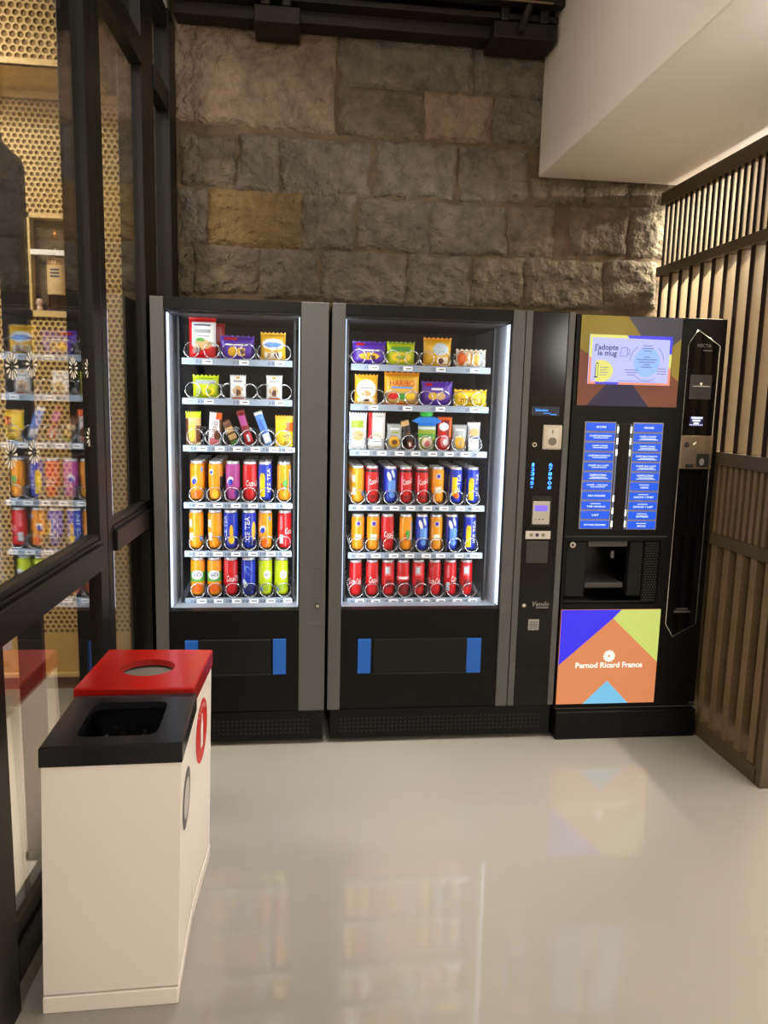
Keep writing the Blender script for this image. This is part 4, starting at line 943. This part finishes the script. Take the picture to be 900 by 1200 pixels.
u_, w_ = kk(75, 1097); u2, w2 = kk(132, 1125); pp.rect(u_, u2, w2, w_, -.0104, 1)
pp.build('coin_plate', [mat('warm_chrome', (168, 152, 132), .22, .8), M_dark, mat('spark_white', (250, 245, 230), .2), mat('grey_token', (166, 162, 152), .3, .5)], cm)
a, b_ = k8(190, 420); c_, d_ = k8(325, 930)
MB().box(k8(160, 925)[0], k8(262, 925)[0], -.008, -.003, k8(200, 968)[1], k8(200, 955)[1], bev=.001).box(k8(172, 925)[0], k8(245, 925)[0], -.008, -.003, k8(200, 949)[1], k8(200, 940)[1], bev=.001).build('latch', mat('latch_grey', (110, 106, 100), .35, .5), cm)
MB().box(CX1-.001, CX1+.003, .004, .009, .134, 1.80).build('side_edge', mat('side_line', (120, 118, 114), .3, .7), cm)
a, b_ = P(813, 824); MB().rect(a-.026, a+.0, b_, b_+.008, -.0005, 0).build('small_badge', M_grey, cm)
sh_ = MB().box(1.52, 1.645, .02, .24, 1.8225, 1.826, bev=.001).box(1.50, 1.60, .05, .22, 1.826, 1.829, bev=.001)
tag(sh_.build('paper_sheets', mat('paper', (236, 226, 208), .7)), 'white paper sheets lying on top of the coffee machine', 'paper')

# ------------------------------------------------------------------ two recycling bins
M_bin = mat('bin_white', (243, 238, 231), .38, bump=.01, bscale=6)
def lid_mesh(hw, hd, zt, lip, hole, seg, m_top=0, m_hole=1, depth=.05):
    mb = MB(); N = seg; ang = sorted([2*PI*i/N for i in range(N)]+[math.atan2(a*hd, b*hw) % (2*PI) for a in (1, -1) for b in (1, -1)])
    outer = []; inner = []
    for a in ang:
        c, s = math.cos(a), math.sin(a); kq = min(hw/abs(c) if abs(c) > 1e-6 else 9, hd/abs(s) if abs(s) > 1e-6 else 9); outer.append((kq*c, kq*s)); inner.append(hole(a))
    n = len(ang); b = .004
    vs = [(x*(1-b/hw), y*(1-b/hd), zt) for x, y in outer]+[(x, y, zt-b) for x, y in outer]+[(x, y, zt-lip) for x, y in outer]+[(x*.96, y*.96, zt-lip) for x, y in outer]
    vs += [(x, y, zt) for x, y in inner]+[(x, y, zt-.018) for x, y in inner]
    fs = []
    for i in range(n):
        j = (i+1) % n
        fs += [(i, 4*n+i, 4*n+j, j), (i, j, n+j, n+i)[::-1], (n+i, n+j, 2*n+j, 2*n+i)[::-1], (2*n+i, 2*n+j, 3*n+j, 3*n+i)[::-1], (4*n+i, 5*n+i, 5*n+j, 4*n+j)]
    mb.add(vs, [f[::-1] if 0 else f for f in fs], m_top)
    return mb
def lean(mb, k, H):
    mb.v = [(x+k*(z-H), y, z) for x, y, z in mb.v]; return mb
def bin_(label, loc, rz, hw, hd, H, lip, lid_m, hole, k):
    t = thing('recycling_bin', label, 'bin', loc, rz, 'recycling bins by the glass partition', local=True)
    bw, bd = hw-.003, hd-.008; w = .004; zb = .045; zt = H-.012
    b = MB()
    b.box(-bw, bw, -bd, -bd+w, zb, zt).box(-bw, bw, bd-w, bd, zb, zt).box(-bw, -bw+w, -bd+w, bd-w, zb, zt).box(bw-w, bw, -bd+w, bd-w, zb, zt).box(-bw, bw, -bd, bd, zb-.005, zb+.004)
    lean(b, k, H).build('body', M_bin, t)
    lean(MB().box(-bw-.002, bw+.002, -bd-.002, bd+.002, 0, zb-.002, bev=.003), k, H).build('plinth', M_bin, t)
    l = lid_mesh(hw, hd, H, lip, hole, 48); lean(l, k, H).build('lid', lid_m, t)
    return t, bw, bd
def rr_hole(cx, cy, a, b, p=9):
    def f(t):
        c, s = math.cos(t), math.sin(t); k_ = (abs(c/a)**p+abs(s/b)**p)**(-1/p); return cx+k_*c, cy+k_*s
    return f
M_lidb = mat('lid_black', (40, 40, 44), .2, .5); M_lidr = mat('lid_red', (152, 20, 14), .22)
M_bag = mat('bin_liner', (16, 16, 18), .22)
t1, bw, bd = bin_('white recycling bin with black lid and square opening, nearest the camera', (-.545, -1.2355, 0), math.radians(1.0), .157, .150, .671, .048, M_lidb, rr_hole(0, -.003, .092, .100), .030)
lm = MB(); NX = 16
vs = [(-.10+.20*i/NX, -.11+.22*j/NX, .60-.05*math.exp(-((i-8)**2+(j-8)**2)/30)+.035*noise.noise(Vector((i*.55, j*.55, 2)))) for j in range(NX+1) for i in range(NX+1)]
lm.add([(x*1.08, y*1.06, z-.02) for x, y, z in vs], [(j*(NX+1)+i, j*(NX+1)+i+1, (j+1)*(NX+1)+i+1, (j+1)*(NX+1)+i) for j in range(NX) for i in range(NX)], 0, True)
for (x0, x1, y0, y1) in ((-.112, .112, -.122, -.12), (-.112, .112, .12, .122), (-.112, -.11, -.12, .12), (.11, .112, -.12, .12)): lm.box(x0, x1, y0, y1, .52, .651)
lm.build('bin_liner', M_bag, t1)
def sideround(mb, x, cy, cz, r, m, n=28):
    mb.add([(x, cy+r*math.cos(2*PI*i/n), cz+r*math.sin(2*PI*i/n)) for i in range(n)], [tuple(range(n))], m)
sk = MB(); sideround(sk, bw+.0008, -.03, .47, .075, 0); sideround(sk, bw+.0012, -.03, .47, .05, 1)
lean(sk, .030, .671); sk.build('round_sticker', [mat('sticker_grey', (96, 96, 98), .5), mat('sticker_pale', (200, 198, 194), .5)], t1)
t2, bw, bd = bin_('white recycling bin with red lid and oval opening, behind black lidded bin', (-.5475, -.9185, 0), math.radians(-3.0), .157, .158, .684, .050, M_lidr, rr_hole(0, .0, .074, .068, 2), .018)
MB().box(-.12, .12, -.12, .12, .66, .6605).build('inner_tray', mat('bin_inner_grey', (92, 88, 84), .5), t2)
sk = MB(); cy, cz, r = -.015, .50, .092; sideround(sk, bw+.0008, cy, cz, r, 0)
sk.add([(bw+.0014, cy+p, cz+q_) for p, q_ in ((-.018, -.05), (.018, -.05), (.018, .015), (.008, .035), (.008, .05), (-.008, .05), (-.008, .035), (-.018, .015))], [tuple(range(8))], 1)
for i in range(7):
    a = PI*(.28+.44*i/6); sk.add([(bw+.0014, cy+rr*math.cos(a+da), cz+rr*math.sin(a+da)) for rr, da in ((.068, -.03), (.08, -.03), (.08, .03), (.068, .03))], [(0, 1, 2, 3)], 1)
lean(sk, .018, .684); sk.build('round_sticker', [mat('sticker_red', (204, 40, 34), .45), M_white], t2)

# ------------------------------------------------------------------ lights
def area(name, loc, rot, sx_, sy_, power, col):
    l = bpy.data.lights.new(name, 'AREA'); l.shape = 'RECTANGLE'; l.size = sx_; l.size_y = sy_; l.energy = power; l.color = col
    o = bpy.data.objects.new(name, l); o.location = loc; o.rotation_euler = rot; COL.objects.link(o); return o
WARM = (1.0, .95, .88)
area('ceiling_lamp_room', (-.05, -.85, 3.4), (0, 0, 0), 1.0, 1.0, 11.5, WARM)
o = area('floor_fill_lamp', (-.1, -.3, 3.4), (0, 0, 0), .3, .3, 6.4, WARM); o.data.spread = math.radians(50)  # unseen lamp added to brighten the floor in front of the machines
o = area('display_spotlight', (-1.75, -.55, 2.95), (0, 0, 0), .4, .7, 11.5, (1, .89, .68)); o.data.spread = math.radians(120)
o.rotation_euler = (Vector((-1.35, .7, 1.55))-o.location).to_track_quat('-Z', 'Y').to_euler()
area('display_ceiling_lamp', (-2.2, -.9, 3.4), (0, 0, 0), .8, .8, 105, (1, .89, .70))
o = area('display_downlight', (-1.45, -.6, 3.3), (0, 0, 0), .3, .3, 11., (1, .90, .72)); o.data.spread = math.radians(34)
def lamp(name, loc, power, rad, col):
    l = bpy.data.lights.new(name, 'POINT'); l.energy = power; l.shadow_soft_size = rad; l.color = col
    o = bpy.data.objects.new(name, l); o.location = loc; COL.objects.link(o)
lamp('rear_fill_lamp', (-.55, -4.6, 2.6), 96, .15, (1, .93, .83))  # added fill light behind the camera for soffit and bins
lamp('right_fill_lamp', (2.6, -4.0, 2.0), 46, .3, (1, .97, .92))  # unseen fill light added on the right side of the room
area('linear_lamp_screen', (2.05, .18, sz-.02), (0, 0, 0), .05, 1.0, 140, (1, .90, .74))
area('soffit_fill_lamp', (2.25, -1.5, 1.85), (PI, 0, 0), .2, .8, 96, (.94, .97, 1))  # added upward fill that brightens the underside of the soffit
w = bpy.data.worlds.new('world'); SC.world = w; w.use_nodes = True
w.node_tree.nodes['Background'].inputs[0].default_value = (.05, .045, .04, 1); w.node_tree.nodes['Background'].inputs[1].default_value = .3
vs_ = SC.view_settings; SC.display_settings.display_device = 'sRGB'; vs_.view_transform = 'Standard'; vs_.look = 'None'; vs_.exposure = 0.; vs_.gamma = 1.; vs_.use_curve_mapping = False
SC.cycles.max_bounces = 8; SC.cycles.transparent_max_bounces = 24; SC.cycles.glossy_bounces = 5
